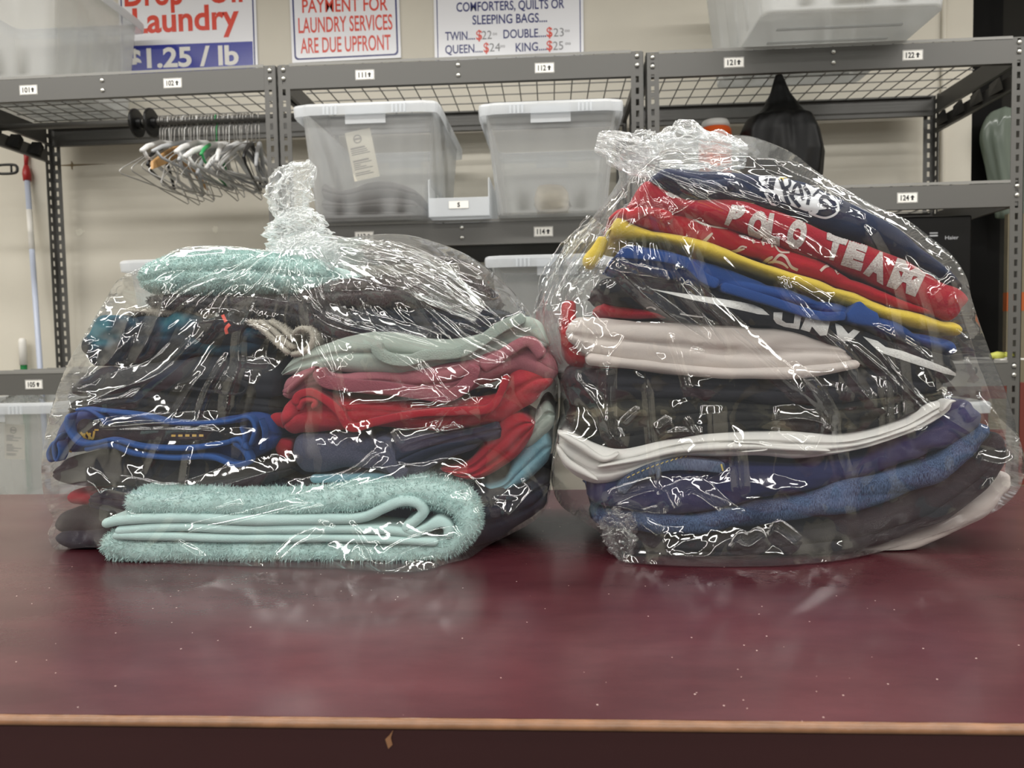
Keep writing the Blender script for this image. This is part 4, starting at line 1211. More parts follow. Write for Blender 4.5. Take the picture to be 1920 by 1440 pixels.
M['denim_d'] = denim('band_denim', (40, 50, 74), (96, 110, 134))
M['blackdenim'] = fabric('black_denim', (40, 38, 42), var=0.12, bump=0.6, bscale=700)
M['thread'] = plain('yellow_thread', (196, 176, 96), 0.7)
M['knitwhite'] = fabric('white_knit_applique', (216, 210, 206), var=0.05, bump=1.0, bscale=420, fleck=(150, 120, 120), fleck_amt=0.55, fleck_scale=520)
M['cream_print'] = plain('cream_print', (214, 196, 184), 0.6)
M['silverprint'] = plain('silver_print_cloth', (206, 206, 204), 0.55, bump=0.5, bscale=600, var=0.08, vscale=300)
M['navyprint'] = plain('navy_print_cloth', (22, 28, 50), 0.6)
M['whiteprint'] = plain('white_print_cloth', (222, 224, 228), 0.55)
M['goldstar'] = plain('yellow_print', (226, 196, 90), 0.6)
BL, BR = [], []                    # what is inside the left and the right bag
def L_(*a, **k): o = slab(*a, **k); BL.append(o); return o
def R_(*a, **k): o = slab(*a, **k); BR.append(o); return o
def LB(*a, **k): o = band(*a, **k); BL.append(o); return o
def RB(*a, **k): o = band(*a, **k); BR.append(o); return o

# ------------------------------------------------------------------ left bag: left stack, from the counter up
tw = LB('folded_towel', M['aqua'], [(196, 1002), (205, 1026), (300, 1037), (480, 1036), (680, 1040), (790, 1038), (850, 1020), (874, 985), (858, 948), (800, 930), (720, 932), (600, 945), (480, 952), (330, 948), (225, 945)], 46, 0.925, 0.24,
        label='large folded aqua terry towel lying on the counter at the bottom of the left bag', cat='towel', fz_n=26000, fz_l=0.0065, wr=0.0022, nose=0.018, endw=0.02, endy=0.015, n=300, fx=40, fz=60, seed=3)
LB('hem', M['aqua_hem'], [(186, 985), (220, 978), (320, 973), (450, 977), (600, 976), (680, 972), (718, 955), (752, 941), (782, 945), (792, 962), (776, 980), (760, 992), (772, 1002), (800, 992), (822, 980), (838, 990), (840, 1012)], 20, 0.921, 0.2, tw, wr=0.0007, nose=0.008, seed=4)
LB('hem', M['aqua_hem'], [(212, 998), (320, 990), (450, 995), (600, 994), (720, 996), (790, 1006)], 18, 0.922, 0.2, tw, wr=0.0008, nose=0.008, seed=5)
LB('hem', M['aqua_hem'], [(206, 1006), (300, 1008), (450, 1012), (600, 1011), (720, 1014), (822, 1019)], 17, 0.921, 0.2, tw, wr=0.0008, nose=0.008, seed=6)
LB('inner_fold', M['aqua'], [(480, 962), (600, 962), (680, 955), (740, 940), (800, 948), (840, 965)], 20, 0.945, 0.18, tw, fz_n=3000, nose=0.012, seed=7)
L_('folded_garment', M['black_c'], [(92, 985), (105, 965), (140, 955), (185, 962)], [(92, 995), (110, 1004), (150, 1002), (190, 998)], 0.99, 0.2, label='upper of the two rounded black pieces at the lower left corner of the left bag', endw=0.02, seed=8, layers=1)
L_('folded_garment', M['navyblack'], [(93, 1006), (115, 1000), (150, 1000), (192, 1000)], [(95, 1016), (120, 1028), (150, 1032), (195, 1032)], 0.985, 0.2, label='lower of the two rounded black pieces, touching the counter at the left bag corner', endw=0.02, seed=9)
L_('folded_garment', M['redtee2'], [(118, 925), (140, 922), (175, 922)], [(118, 944), (145, 948), (178, 950)], 0.995, 0.2, label='dark red scrap showing above the black pieces at the left bag corner', seed=10, endw=0.012)
L_('folded_garment', M['navyblack'], [(150, 925), (250, 928), (400, 928), (520, 905), (700, 905), (860, 912), (960, 915), (1030, 890)], [(150, 955), (250, 985), (400, 1000), (560, 1026), (800, 1030), (900, 1025), (980, 985), (1032, 935)], 0.975, 0.26,
   label='blue-black garment spread behind and above the large aqua towel', layers=3, groove=0.006, seed=11, wr=0.004)
ch = L_('folded_trousers', M['charcoal'], [(84, 884), (110, 862), (170, 856), (260, 866), (370, 872), (450, 874), (548, 866)], [(84, 902), (120, 914), (200, 916), (300, 924), (400, 924), (548, 894)], 0.975, 0.25,
   label='charcoal trousers folded below the blue-trimmed shorts', layers=2, groove=0.003, wr=0.004, seed=12, cat='trousers')
for k, x in enumerate((258, 285)):
    lay('seam', M['black_c'], [stroke([(x, 868), (x + 2, 890), (x + 1, 905)], 4)], ch, ch)
sh_ = L_('folded_shorts', M['royal_s'], [(92, 815), (120, 778), (160, 765), (260, 774), (360, 788), (430, 780), (490, 774), (524, 798)], [(88, 850), (120, 852), (180, 846), (260, 856), (380, 866), (460, 866), (522, 838)], 0.97, 0.24,
   label='royal blue shorts with bright blue piping and a black inside', layers=2, groove=0.003, wr=0.003, seed=13, cat='shorts')
bk = LB('lining', M['black_c'], [(138, 806), (200, 812), (300, 818), (380, 820), (448, 812)], 40, 0.961, 0.06, sh_, nose=0.01, wr=0.002, seed=14)
for k, (pth, th) in enumerate((([(125, 776), (122, 800), (132, 818), (148, 832), (175, 832), (206, 825), (262, 838), (350, 841), (420, 831), (446, 825), (462, 845)], 9),
        ([(154, 844), (204, 834), (248, 850), (321, 859), (394, 857), (437, 872), (464, 866), (456, 845), (434, 828)], 11),
        ([(137, 769), (163, 769), (188, 784), (196, 798)], 7), ([(152, 767), (262, 780), (321, 793), (423, 791), (464, 783), (476, 802), (466, 838)], 8),
        ([(448, 800), (456, 820), (452, 842)], 5), ([(484, 786), (492, 812), (486, 846)], 4), ([(112, 812), (98, 838), (103, 866), (110, 850), (106, 828)], 5), ([(100, 826), (88, 850), (92, 868)], 6))):
    LB('piping', M['piping'], pth, th, 0.950 + 0.002 * (k % 2), 0.02, sh_, seed=20 + k, nose=0.004)
lay('wing_print', M['gold'], [stroke([(142, 812), (156, 824), (160, 812)], 4), stroke([(152, 810), (166, 824), (170, 811)], 4), stroke([(163, 810), (174, 822), (178, 808)], 4), stroke([(178, 806), (186, 806)], 3)] +
    [stroke([(322 + 13 * k, 817), (330 + 13 * k, 817)], 4) for k in range(5)] + [stroke([(114, 838), (124, 842), (140, 848)], 3), stroke([(446, 822), (458, 834)], 4)], [bk, sh_], sh_, off=0.0012)
fl = L_('folded_garment', M['black_c'], [(112, 752), (180, 740), (260, 735), (340, 745), (420, 742), (522, 752)], [(112, 790), (200, 778), (300, 786), (400, 788), (518, 786)], 0.98, 0.25, label='black fleece folded directly on top of the blue shorts', layers=3, groove=0.005, wr=0.003, seed=30)
jk = L_('folded_jacket', M['jacket'], [(128, 715), (180, 692), (250, 680), (330, 672), (440, 664), (524, 668)], [(116, 748), (200, 742), (300, 735), (400, 742), (526, 750)], 0.985, 0.25, label='dark grey shell jacket folded in the middle of the left stack', layers=1, wr=0.004, seed=31, cat='jacket')
LB('cuff', M['black_c'], [(330, 722), (370, 712), (430, 714), (462, 726), (452, 738), (400, 736), (350, 728)], 6, 0.972, 0.03, jk, seed=32)
L_('folded_shirt', M['teal'], [(138, 640), (165, 600), (200, 590), (250, 590), (300, 594), (330, 584), (380, 600), (440, 604), (492, 628)], [(150, 700), (220, 686), (300, 676), (400, 668), (494, 664)], 0.985, 0.24, label='navy shirt with teal blotches near the top of the left stack', layers=2, groove=0.006, wr=0.006, seed=33, cat='shirt')
cb = L_('folded_garment', M['black_c'], [(352, 604), (390, 592), (425, 584), (446, 602), (452, 622)], [(352, 640), (400, 650), (452, 654)], 0.972, 0.05, label='black garment with two coral stripes under the grey towel', wr=0.003, seed=34)
lay('coral_stripe', M['coral'], [stroke([(415, 586), (419, 594), (424, 604)], 6), stroke([(431, 608), (424, 616), (426, 626)], 6)], cb, cb)
cr = L_('folded_towel', M['cream'], [(226, 577), (330, 578), (430, 590), (500, 604), (560, 622)], [(228, 590), (330, 592), (430, 604), (490, 622), (540, 650)], 1.0, 0.22, label='cream towel whose curled end shows under the dark grey towel', cat='towel', fz_n=4000, fz_l=0.004, seed=35)
for k, pth in enumerate(([(462, 600), (495, 622), (522, 648), (541, 664)], [(480, 600), (508, 618), (530, 640), (548, 654)], [(541, 665), (566, 660), (583, 642), (582, 622), (562, 616), (545, 628)], [(500, 600), (525, 616), (550, 640)])):
    LB('curled_edge', M['cream'], pth, 10, 0.965 + 0.002 * k, 0.12, cr, fz_n=900, fz_l=0.003, seed=36 + k)
L_('folded_towel', M['greyterry'], [(262, 556), (330, 555), (420, 554), (520, 552), (604, 548)], [(268, 574), (340, 580), (430, 590), (520, 604), (604, 628)], 0.985, 0.25, label='dark grey terry towel between the aqua towel and the cream one', cat='towel', fz_n=9000, fz_l=0.0055, wr=0.002, seed=40, layers=2, groove=0.004)
L_('folded_towel', M['aqua'], [(247, 500), (290, 480), (360, 468), (460, 468), (540, 476), (606, 488)], [(252, 546), (330, 552), (420, 552), (520, 550), (606, 546)], 0.985, 0.26, label='aqua terry towel on top of the left stack, below the knot', cat='towel', fz_n=14000, fz_l=0.0055, wr=0.002, seed=41, layers=2, groove=0.006, nose=0.03)

# left bag: right stack, from the counter up
lb = L_('folded_tee', M['ltblue'], [(860, 920), (900, 910), (945, 898), (965, 858), (1000, 822), (1020, 806), (1036, 816)], [(866, 932), (912, 936), (960, 924), (1002, 890), (1036, 858)], 0.985, 0.22, label='light blue tee with its folded end at the right edge of the left bag', layers=2, groove=0.006, wr=0.002, seed=50, endw=0.012)
LB('sleeve', M['ltblue'], [(580, 899), (640, 898), (700, 896), (740, 898)], 15, 0.975, 0.2, lb, seed=51)
L_('folded_tee', M['sage'], [(996, 800), (1008, 768), (1024, 752), (1042, 762)], [(972, 852), (1000, 838), (1028, 812), (1045, 798)], 0.98, 0.2, label='sage green tee, only its folded end showing above the light blue one', layers=2, groove=0.007, wr=0.002, seed=52, endw=0.012)
L_('folded_tee', M['redtee2'], [(815, 880), (873, 868), (915, 820), (942, 786), (975, 776), (1002, 792)], [(828, 886), (880, 903), (925, 892), (970, 860), (992, 826), (1004, 796)], 0.965, 0.2, label='red tee with a rolled end, right of the heather navy tee', layers=3, groove=0.006, wr=0.002, seed=53, endw=0.012)
hn = L_('folded_tee', M['heather'], [(542, 818), (620, 816), (720, 812), (820, 812), (935, 796)], [(548, 890), (600, 892), (650, 878), (700, 882), (760, 902), (820, 876), (900, 836)], 0.965, 0.22, label='heather navy tee below the red tee in the right stack', layers=1, wr=0.004, seed=54)
LB('sleeve', M['navytee'], [(742, 868), (780, 850), (830, 832), (890, 818), (940, 806)], 34, 0.955, 0.1, hn, seed=55, wr=0.003, nose=0.012, layers=2)
LB('cuff', M['heather'], [(718, 818), (720, 845), (735, 872), (760, 895)], 30, 0.957, 0.05, hn, seed=56, nose=0.002)
rt_ = L_('folded_tee', M['redtee'], [(524, 785), (546, 748), (570, 735), (620, 742), (700, 748), (840, 750), (930, 732), (960, 694), (1000, 680), (1036, 700)], [(526, 822), (600, 816), (700, 806), (800, 812), (900, 802), (960, 782), (1010, 748), (1040, 716)], 0.965, 0.24, label='faded red tee with a loose neckline in the right stack', layers=2, groove=0.004, wr=0.004, seed=57)
LB('neckline', M['redtee2'], [(552, 762), (556, 744), (578, 736), (606, 748), (634, 772), (656, 802), (700, 792), (780, 776), (860, 771), (918, 766), (938, 738), (950, 704)], 15, 0.951, 0.03, rt_, seed=58, nose=0.002)
LB('sleeve_roll', M['redtee'], [(556, 770), (566, 752), (590, 752), (584, 768)], 12, 0.953, 0.05, rt_, seed=59)
LB('sleeve', M['redtee2'], [(503, 786), (530, 790), (540, 800)], 26, 0.98, 0.08, rt_, seed=60, wr=0.002)
LB('sleeve', M['redtee2'], [(516, 840), (530, 842), (546, 846)], 34, 0.985, 0.08, rt_, seed=61, wr=0.002)
rs = L_('folded_tee', M['rose'], [(516, 722), (540, 710), (588, 690), (620, 702), (700, 694), (800, 692), (868, 670), (920, 652), (960, 642), (988, 628), (1042, 680)], [(522, 756), (550, 748), (620, 736), (720, 744), (840, 748), (880, 734), (950, 706), (1042, 716)], 0.965, 0.24, label='dusty rose tee with a ribbed hem in the right stack', layers=2, groove=0.004, wr=0.004, seed=62)
LB('ribbed_hem', M['rose_rib'], [(592, 692), (608, 714), (650, 722), (720, 728), (790, 738), (838, 743), (866, 728), (884, 706), (890, 682)], 24, 0.951, 0.02, rs, seed=63, nose=0.0016)
LB('neck_edge', M['rose'], [(590, 688), (560, 712), (530, 738)], 12, 0.955, 0.05, rs, seed=64)
LB('sleeve', M['rose'], [(900, 690), (950, 660), (990, 640), (1020, 670)], 26, 0.955, 0.08, rs, seed=65, wr=0.003)
sg = L_('folded_tee', M['sage'], [(518, 702), (545, 665), (600, 642), (660, 630), (730, 628), (800, 632), (870, 632), (930, 612), (975, 592), (1008, 602), (1028, 640)], [(520, 708), (570, 704), (640, 698), (760, 700), (860, 702), (950, 664), (1024, 652)], 0.97, 0.24, label='sage green tee with a ribbed collar on top of the rose one', layers=2, groove=0.005, wr=0.004, seed=66)
LB('collar', M['sage_rib'], [(704, 640), (708, 660), (728, 672), (762, 676), (800, 666), (860, 660), (900, 640), (945, 610), (985, 594)], 22, 0.956, 0.03, sg, seed=67, nose=0.0016)
L_('folded_towel', M['navyterry'], [(640, 578), (740, 574), (860, 580), (930, 578), (966, 592)], [(640, 630), (740, 628), (840, 632), (940, 620), (994, 608)], 0.99, 0.24, label='blue-black terry towel under the brown-grey one', cat='towel', layers=3, groove=0.006, fz_n=5000, fz_l=0.004, wr=0.002, seed=68)
bg = L_('folded_towel', M['browngrey'], [(546, 548), (600, 530), (680, 517), (780, 513), (860, 516), (918, 532)], [(560, 572), (650, 573), (760, 572), (860, 577), (922, 575)], 0.98, 0.26, label='brown-grey terry towel on top of the right stack', cat='towel', layers=2, groove=0.006, fz_n=12000, fz_l=0.005, wr=0.002, seed=69, nose=0.03)
LB('hanging_corner', M['greyterry'], [(592, 600), (615, 602), (650, 602)], 62, 0.982, 0.1, bg, fz_n=3500, fz_l=0.005, seed=70, nose=0.02, endw=0.015)

# ------------------------------------------------------------------ right bag, from the counter up
R_('folded_garment', M['greige'], [(1560, 1040), (1660, 1020), (1760, 985), (1850, 930), (1908, 880)], [(1570, 1052), (1680, 1044), (1790, 1008), (1860, 965), (1908, 912)], 0.965, 0.24, label='pale cloth curving under the right bag, nearest the counter at the right', seed=80, wr=0.003)
bd = R_('folded_jeans', M['blackdenim'], [(1150, 1005), (1300, 1012), (1480, 1000), (1640, 960), (1760, 920), (1850, 850), (1890, 800)], [(1170, 1052), (1300, 1056), (1450, 1054), (1570, 1048), (1680, 1022), (1780, 975), (1850, 925), (1902, 860)], 0.945, 0.26, label='black jeans at the bottom of the right bag', layers=2, groove=0.005, wr=0.004, seed=81, cat='jeans')
dj = R_('folded_jeans', M['denim'], [(1110, 960), (1200, 965), (1305, 966), (1400, 948), (1500, 930), (1650, 890), (1760, 862), (1810, 822), (1862, 786)], [(1110, 998), (1200, 1006), (1310, 1010), (1420, 996), (1510, 984), (1660, 950), (1780, 902), (1840, 850), (1880, 812)], 0.94, 0.26, label='blue denim jeans folded above the black pair in the right bag', layers=1, wr=0.005, seed=82, cat='jeans')
iv = R_('folded_trousers', M['indigo'], [(1105, 912), (1200, 888), (1300, 862), (1420, 868), (1530, 870), (1640, 850), (1720, 812), (1790, 762), (1826, 750), (1850, 768)], [(1108, 952), (1240, 968), (1330, 958), (1500, 932), (1650, 892), (1750, 856), (1800, 828), (1848, 792)], 0.948, 0.26, label='smooth indigo trousers between the white ones and the blue jeans', layers=1, wr=0.005, seed=83, cat='trousers')
wb_ = RB('waistband', M['denim_d'], [(1160, 925), (1180, 902), (1212, 884), (1250, 873), (1300, 872), (1362, 878)], 22, 0.936, 0.03, dj, seed=84, nose=0.0016)
RB('belt_loop', M['denim_d'], [(1236, 878), (1234, 900)], 8, 0.932, 0.012, dj, seed=85, nose=0.003)
lay('stitching', M['thread'], [stroke([(1157, 921), (1166, 928)], 3), stroke([(1352, 870), (1356, 886)], 3), stroke([(1235, 877), (1237, 882)], 3), stroke([(1358, 862), (1358, 870)], 2)] + [stroke([(1176 + 9 * k, 896 - 4.6 * k + 0.12 * k * k), (1181 + 9 * k, 893 - 4.6 * k + 0.12 * k * k)], 1.6) for k in range(18)], wb_, dj)
wh = R_('folded_trousers', M['whitecloth'], [(1048, 803), (1080, 818), (1120, 838), (1165, 848), (1250, 830), (1350, 814), (1480, 812), (1600, 818), (1700, 792), (1760, 758), (1794, 748)], [(1044, 872), (1080, 898), (1120, 910), (1200, 892), (1270, 864), (1400, 858), (1500, 864), (1600, 852), (1700, 822), (1768, 790), (1796, 760)], 0.94, 0.26, label='white trousers bowed across the middle of the right bag', layers=3, groove=0.006, wr=0.0025, seed=86, cat='trousers', endw=0.014)
for k, (pth, th) in enumerate((([(1046, 812), (1090, 838), (1130, 862), (1150, 858), (1162, 850)], 14), ([(1044, 838), (1064, 868), (1100, 890), (1122, 902)], 14), ([(1120, 876), (1200, 862), (1270, 846), (1400, 838), (1480, 842), (1560, 846)], 12), ([(1380, 830), (1430, 834), (1440, 842), (1390, 848)], 7), ([(1768, 772), (1784, 754), (1796, 752)], 10))):
    RB('fold_edge', M['whitecloth'], pth, th, 0.932, 0.03, wh, seed=90 + k, taper=True)
R_('folded_trousers', M['camo'], [(1058, 770), (1150, 756), (1300, 752), (1480, 756), (1640, 750), (1786, 730)], [(1060, 800), (1110, 830), (1165, 845), (1260, 828), (1360, 812), (1480, 810), (1600, 815), (1700, 790), (1784, 748)], 0.955, 0.25, label='olive camouflage trousers above the white pair', layers=3, groove=0.006, wr=0.004, seed=96, cat='trousers')
R_('folded_trousers', M['darkpants'], [(1056, 692), (1150, 690), (1300, 702), (1480, 712), (1620, 692), (1790, 690)], [(1058, 768), (1150, 758), (1300, 752), (1480, 756), (1640, 750), (1788, 728)], 0.955, 0.25, label='dark grey trousers under the pale taupe ones', layers=2, groove=0.005, wr=0.005, seed=97, cat='trousers')
R_('folded_tee', M['redshirt'], [(1050, 600), (1060, 566), (1078, 566), (1090, 640), (1180, 668), (1290, 690)], [(1050, 622), (1054, 664), (1072, 688), (1120, 694), (1200, 698), (1292, 704)], 0.985, 0.2, layers=2, groove=0.008, label='red tee peeking out left of and below the pale taupe trousers', wr=0.003, seed=98)
gp = R_('folded_trousers', M['greige'], [(1062, 590), (1120, 592), (1200, 598), (1300, 602), (1450, 612), (1540, 628), (1592, 644)], [(1066, 655), (1120, 672), (1200, 690), (1340, 708), (1440, 710), (1540, 704), (1622, 688)], 0.95, 0.25, label='pale taupe trousers folded thick in the middle of the right bag', layers=2, groove=0.006, wr=0.004, seed=99, cat='trousers')
RB('lower_leg', M['greige'], [(1100, 672), (1200, 684), (1320, 698), (1440, 702), (1560, 692), (1618, 682)], 22, 0.940, 0.1, gp, seed=100, nose=0.012, wr=0.002)
rc = R_('folded_tee', M['redknit'], [(1122, 562), (1180, 570), (1300, 588), (1380, 600)], [(1130, 594), (1180, 598), (1260, 598), (1380, 604)], 0.957, 0.2, label='dark red sliver of cloth below the black shirt with white strokes', seed=101, wr=0.002)
bs = R_('folded_shirt', M['blackshirt'], [(1116, 520), (1180, 512), (1280, 530), (1400, 560), (1560, 596), (1700, 640), (1804, 674)], [(1120, 564), (1220, 586), (1340, 604), (1450, 616), (1540, 640), (1640, 690), (1720, 715), (1804, 722)], 0.945, 0.24, label='black shirt with broad white letters and swooshes', layers=1, wr=0.004, seed=102, cat='shirt')
lay('white_print', M['silverprint'], [
    fill([(1215, 541), (1245, 546), (1290, 552), (1340, 559), (1390, 567), (1412, 572), (1430, 580), (1443, 591), (1420, 589), (1400, 584), (1350, 573), (1300, 563), (1260, 553)]),
    fill([(1450, 586), (1467, 586), (1466, 600), (1474, 605), (1488, 606), (1490, 586), (1503, 588), (1498, 617), (1470, 612), (1456, 606), (1450, 598)]),
    fill([(1512, 592), (1524, 590), (1540, 604), (1542, 598), (1556, 604), (1550, 628), (1538, 629), (1522, 612), (1518, 622), (1501, 617)]),
    fill([(1565, 606), (1578, 612), (1590, 626), (1600, 618), (1612, 622), (1594, 640), (1580, 639), (1570, 632)]),
    fill([(1617, 631), (1645, 640), (1660, 651), (1690, 658), (1740, 676), (1780, 692), (1802, 707), (1770, 700), (1720, 684), (1680, 671), (1648, 660), (1632, 645)]),
    stroke([(1212, 577), (1220, 575), (1230, 580)], 3), stroke([(1275, 588), (1300, 592), (1318, 594)], 2.5)], bs, bs)
bt_ = R_('folded_tee', M['royal'], [(1150, 466), (1180, 452), (1250, 460), (1350, 492), (1450, 528), (1560, 564), (1680, 604), (1806, 642)], [(1156, 494), (1200, 510), (1270, 528), (1350, 548), (1480, 576), (1590, 600), (1690, 632), (1802, 674)], 0.95, 0.24, label='royal blue tee with a ribbed neckline under the yellow one', layers=1, wr=0.005, seed=103)
RB('ribbed_neckline', M['royal'], [(1160, 474), (1220, 478), (1290, 494), (1320, 520), (1350, 534)], 20, 0.938, 0.03, bt_, seed=104, nose=0.0018)
RB('ribbed_neckline', M['royal'], [(1352, 536), (1440, 562), (1540, 592), (1590, 592)], 18, 0.938, 0.03, bt_, seed=105, nose=0.0018)
R_('sleeve_corner', M['royal'], [(1584, 593), (1600, 574), (1612, 564), (1630, 577), (1652, 590)], [(1588, 600), (1606, 606), (1620, 608), (1636, 610), (1652, 612)], 0.940, 0.03, bt_, seed=104, nose=0.002, endw=0.004)
yl = R_('folded_sweatshirt', M['yellow'], [(1142, 412), (1158, 398), (1200, 420), (1300, 445), (1400, 478), (1500, 508), (1600, 545), (1700, 580), (1816, 606)], [(1146, 440), (1190, 446), (1250, 456), (1350, 486), (1450, 522), (1560, 560), (1680, 602), (1816, 636)], 0.945, 0.24, label='yellow sweatshirt folded between the red and the royal blue tees', layers=1, wr=0.003, seed=106, cat='sweatshirt', endw=0.015)
RB('cuff', M['yellow'], [(1136, 442), (1120, 470), (1102, 496)], 26, 0.965, 0.06, yl, seed=107, nose=0.01, wr=0.002)
r2 = R_('folded_tee', M['redshirt'], [(1145, 402), (1160, 388), (1190, 380), (1230, 390), (1320, 405), (1420, 440), (1540, 490), (1660, 545), (1780, 590)], [(1150, 408), (1180, 412), (1270, 438), (1370, 468), (1480, 504), (1590, 545), (1690, 578), (1790, 600)], 0.948, 0.24, label='bright red tee with pale script lettering above the yellow sweatshirt', layers=1, wr=0.004, seed=108)
RB('sleeve_fold', M['redshirt'], [(1180, 410), (1200, 392), (1228, 396), (1260, 412)], 24, 0.940, 0.06, r2, seed=109, nose=0.01, wr=0.002)
lay('script_print', M['cream_print'], [
    stroke([(1302, 411), (1316, 420), (1340, 426), (1364, 429)], 3), stroke([(1310, 458), (1322, 450), (1336, 437)], 6, taper=.5), stroke([(1352, 476), (1372, 472), (1396, 466)], 6, taper=.6),
    stroke([(1428, 496), (1440, 486), (1449, 481)], 7, taper=.5), stroke([(1440, 492), (1454, 490), (1468, 494), (1478, 502)], 5, taper=.4),
    stroke([(1410, 449), (1414, 456)], 4), stroke([(1428, 452), (1432, 460)], 4), stroke([(1446, 456), (1448, 464)], 4), stroke([(1452, 460), (1462, 472), (1480, 474)], 3),
    stroke([(1448, 492), (1462, 478), (1472, 482), (1484, 500), (1496, 506)], 5), stroke([(1538, 508), (1548, 500), (1560, 500), (1572, 514)], 5), stroke([(1380, 470), (1390, 462), (1400, 464)], 3)], r2, r2)
pk = R_('folded_sweater', M['redknit'], [(1176, 386), (1205, 345), (1216, 336), (1250, 352), (1300, 368), (1400, 372), (1460, 388), (1540, 424), (1620, 452), (1700, 482), (1780, 528), (1826, 548)], [(1180, 392), (1220, 402), (1310, 408), (1390, 432), (1470, 462), (1560, 492), (1640, 530), (1720, 570), (1790, 602), (1828, 574)], 0.938, 0.24, label='red knit sweater with large white knitted capitals across its fold', layers=1, wr=0.003, seed=110, cat='sweater', endw=0.022)
LT = lambda ch, q: warp(letter(ch, 0.085), q)
lay('white_letters', M['knitwhite'], [
    fill([(1246, 362), (1268, 360), (1282, 366), (1274, 372), (1256, 370)]), fill([(1398, 376), (1418, 376), (1434, 382), (1420, 384), (1406, 382)]),
    LT('P', [(1358, 420), (1376, 427), (1404, 388), (1372, 384)]), LT('O', [(1396, 444), (1432, 454), (1442, 398), (1410, 394)]), LT('L', [(1428, 452), (1462, 464), (1462, 402), (1443, 400)]),
    LT('O', [(1470, 462), (1504, 470), (1518, 416), (1484, 408)]), LT('T', [(1548, 484), (1570, 490), (1592, 448), (1550, 434)]), LT('E', [(1576, 496), (1614, 508), (1628, 460), (1594, 446)]),
    LT('A', [(1618, 512), (1656, 534), (1666, 476), (1638, 470)]), LT('M', [(1662, 536), (1716, 556), (1740, 504), (1682, 484)])], pk, pk, L=4.0)
ry = R_('folded_sweatshirt', M['navyhood'], [(1218, 332), (1235, 312), (1262, 306), (1330, 312), (1440, 318), (1520, 336), (1600, 368), (1680, 418), (1750, 466), (1800, 510), (1818, 532)], [(1222, 346), (1260, 362), (1330, 372), (1400, 374), (1460, 388), (1540, 424), (1620, 454), (1700, 486), (1770, 524), (1820, 546)], 0.94, 0.25, label='navy sweatshirt with a white team crest on top of the right stack', layers=1, wr=0.004, seed=111, cat='sweatshirt', nose=0.03, endw=0.025)
RB('rolled_collar', M['navyhood'], [(1222, 338), (1248, 326), (1290, 336), (1340, 345), (1380, 342)], 24, 0.932, 0.06, ry, seed=112, nose=0.012, wr=0.003)
wht = [fill([(1443, 327), (1468, 330), (1490, 342), (1520, 352), (1548, 372), (1560, 384), (1548, 392), (1512, 396), (1490, 388), (1468, 378), (1452, 360)]),
       fill([(1422, 333), (1444, 326), (1440, 346), (1428, 348)]), fill([(1424, 352), (1456, 358), (1458, 364), (1424, 358)]), fill([(1432, 362), (1440, 362), (1456, 386), (1446, 384)]),
       stroke([(1556, 366), (1570, 382), (1569, 398), (1550, 408), (1530, 404), (1516, 396)], 4), stroke([(1510, 346), (1540, 362), (1564, 376)], 3), fill([(1516, 400), (1530, 390), (1538, 396), (1524, 404)])]
lay('crest', M['whiteprint'], wht, ry, ry, off=0.0006)
nv = [fill([(1428, 335), (1441, 330), (1437, 344)]), fill([(1447, 328), (1456, 330), (1450, 354), (1440, 352)]), fill([(1438, 364), (1443, 366), (1452, 380), (1447, 380)]),
      stroke([(1462, 336), (1468, 352), (1474, 372), (1480, 384)], 7), stroke([(1464, 334), (1478, 336), (1480, 348), (1468, 354)], 5), stroke([(1472, 352), (1486, 372), (1500, 388)], 6),
      stroke([(1484, 372), (1490, 350), (1496, 346), (1506, 376)], 6), stroke([(1486, 363), (1500, 366)], 4), stroke([(1506, 350), (1516, 364), (1514, 384)], 6), stroke([(1534, 358), (1522, 370)], 5),
      stroke([(1556, 372), (1544, 370), (1538, 378), (1552, 388), (1556, 396), (1544, 400), (1534, 396)], 7)]
lay('crest_letters', M['navyprint'], nv, ry, ry, off=0.0012)
lay('crest_star', M['goldstar'], [fill([(1466 + r_ * math.cos(a_), 334 + r_ * 0.8 * math.sin(a_)) for r_, a_ in [((10 if k % 2 == 0 else 3), math.pi * 2 * k / 12 + 0.3) for k in range(12)]])], ry, ry, off=0.0018, L=3)

# what lies in the two frosted bins on the middle shelf
M['greyblanket'] = fabric('grey_blanket', (128, 122, 122), var=0.1, vscale=40)
M['beigecloth'] = fabric('beige_cloth', (228, 214, 190), var=0.05)
zb_ = ZB + 0.004
yb = lambda py: py
lay3 = [([(600, 396), (650, 396), (720, 394), (778, 396)], [(600, 407), (650, 408), (720, 407), (778, 406)], 'grey folded blanket at the bottom of the bin with the paper tag'),
        ([(598, 374), (650, 378), (720, 370), (782, 374)], [(600, 394), (650, 394), (720, 392), (778, 394)], 'grey folded blanket in the middle of the three in the tagged bin'),
        ([(598, 338), (640, 354), (688, 342), (735, 340), (780, 354)], [(598, 371), (650, 375), (720, 367), (782, 371)], 'grey folded blanket with a wavy top, uppermost of the three in the tagged bin')]
for k, (tp, bt2, lab) in enumerate(lay3):
    slab('folded_blanket', M['greyblanket'], tp, bt2, 2.645, 0.42, label=lab, cat='blanket', group='grey blankets in the tagged bin', layers=2, groove=0.012, nose=0.03, endw=0.02, wr=0.004, fx=8, fz=25, seed=200 + k)
slab('cloth_scrap', M['beigecloth'], [(1000, 346), (1025, 341), (1050, 344), (1070, 352)], [(1000, 396), (1025, 400), (1050, 398), (1072, 396)], 2.72, 0.12, label='beige crumpled cloth scrap lying in the right frosted bin', cat='cloth', nose=0.02, endw=0.02, wr=0.008, fx=16, fz=25, seed=210)
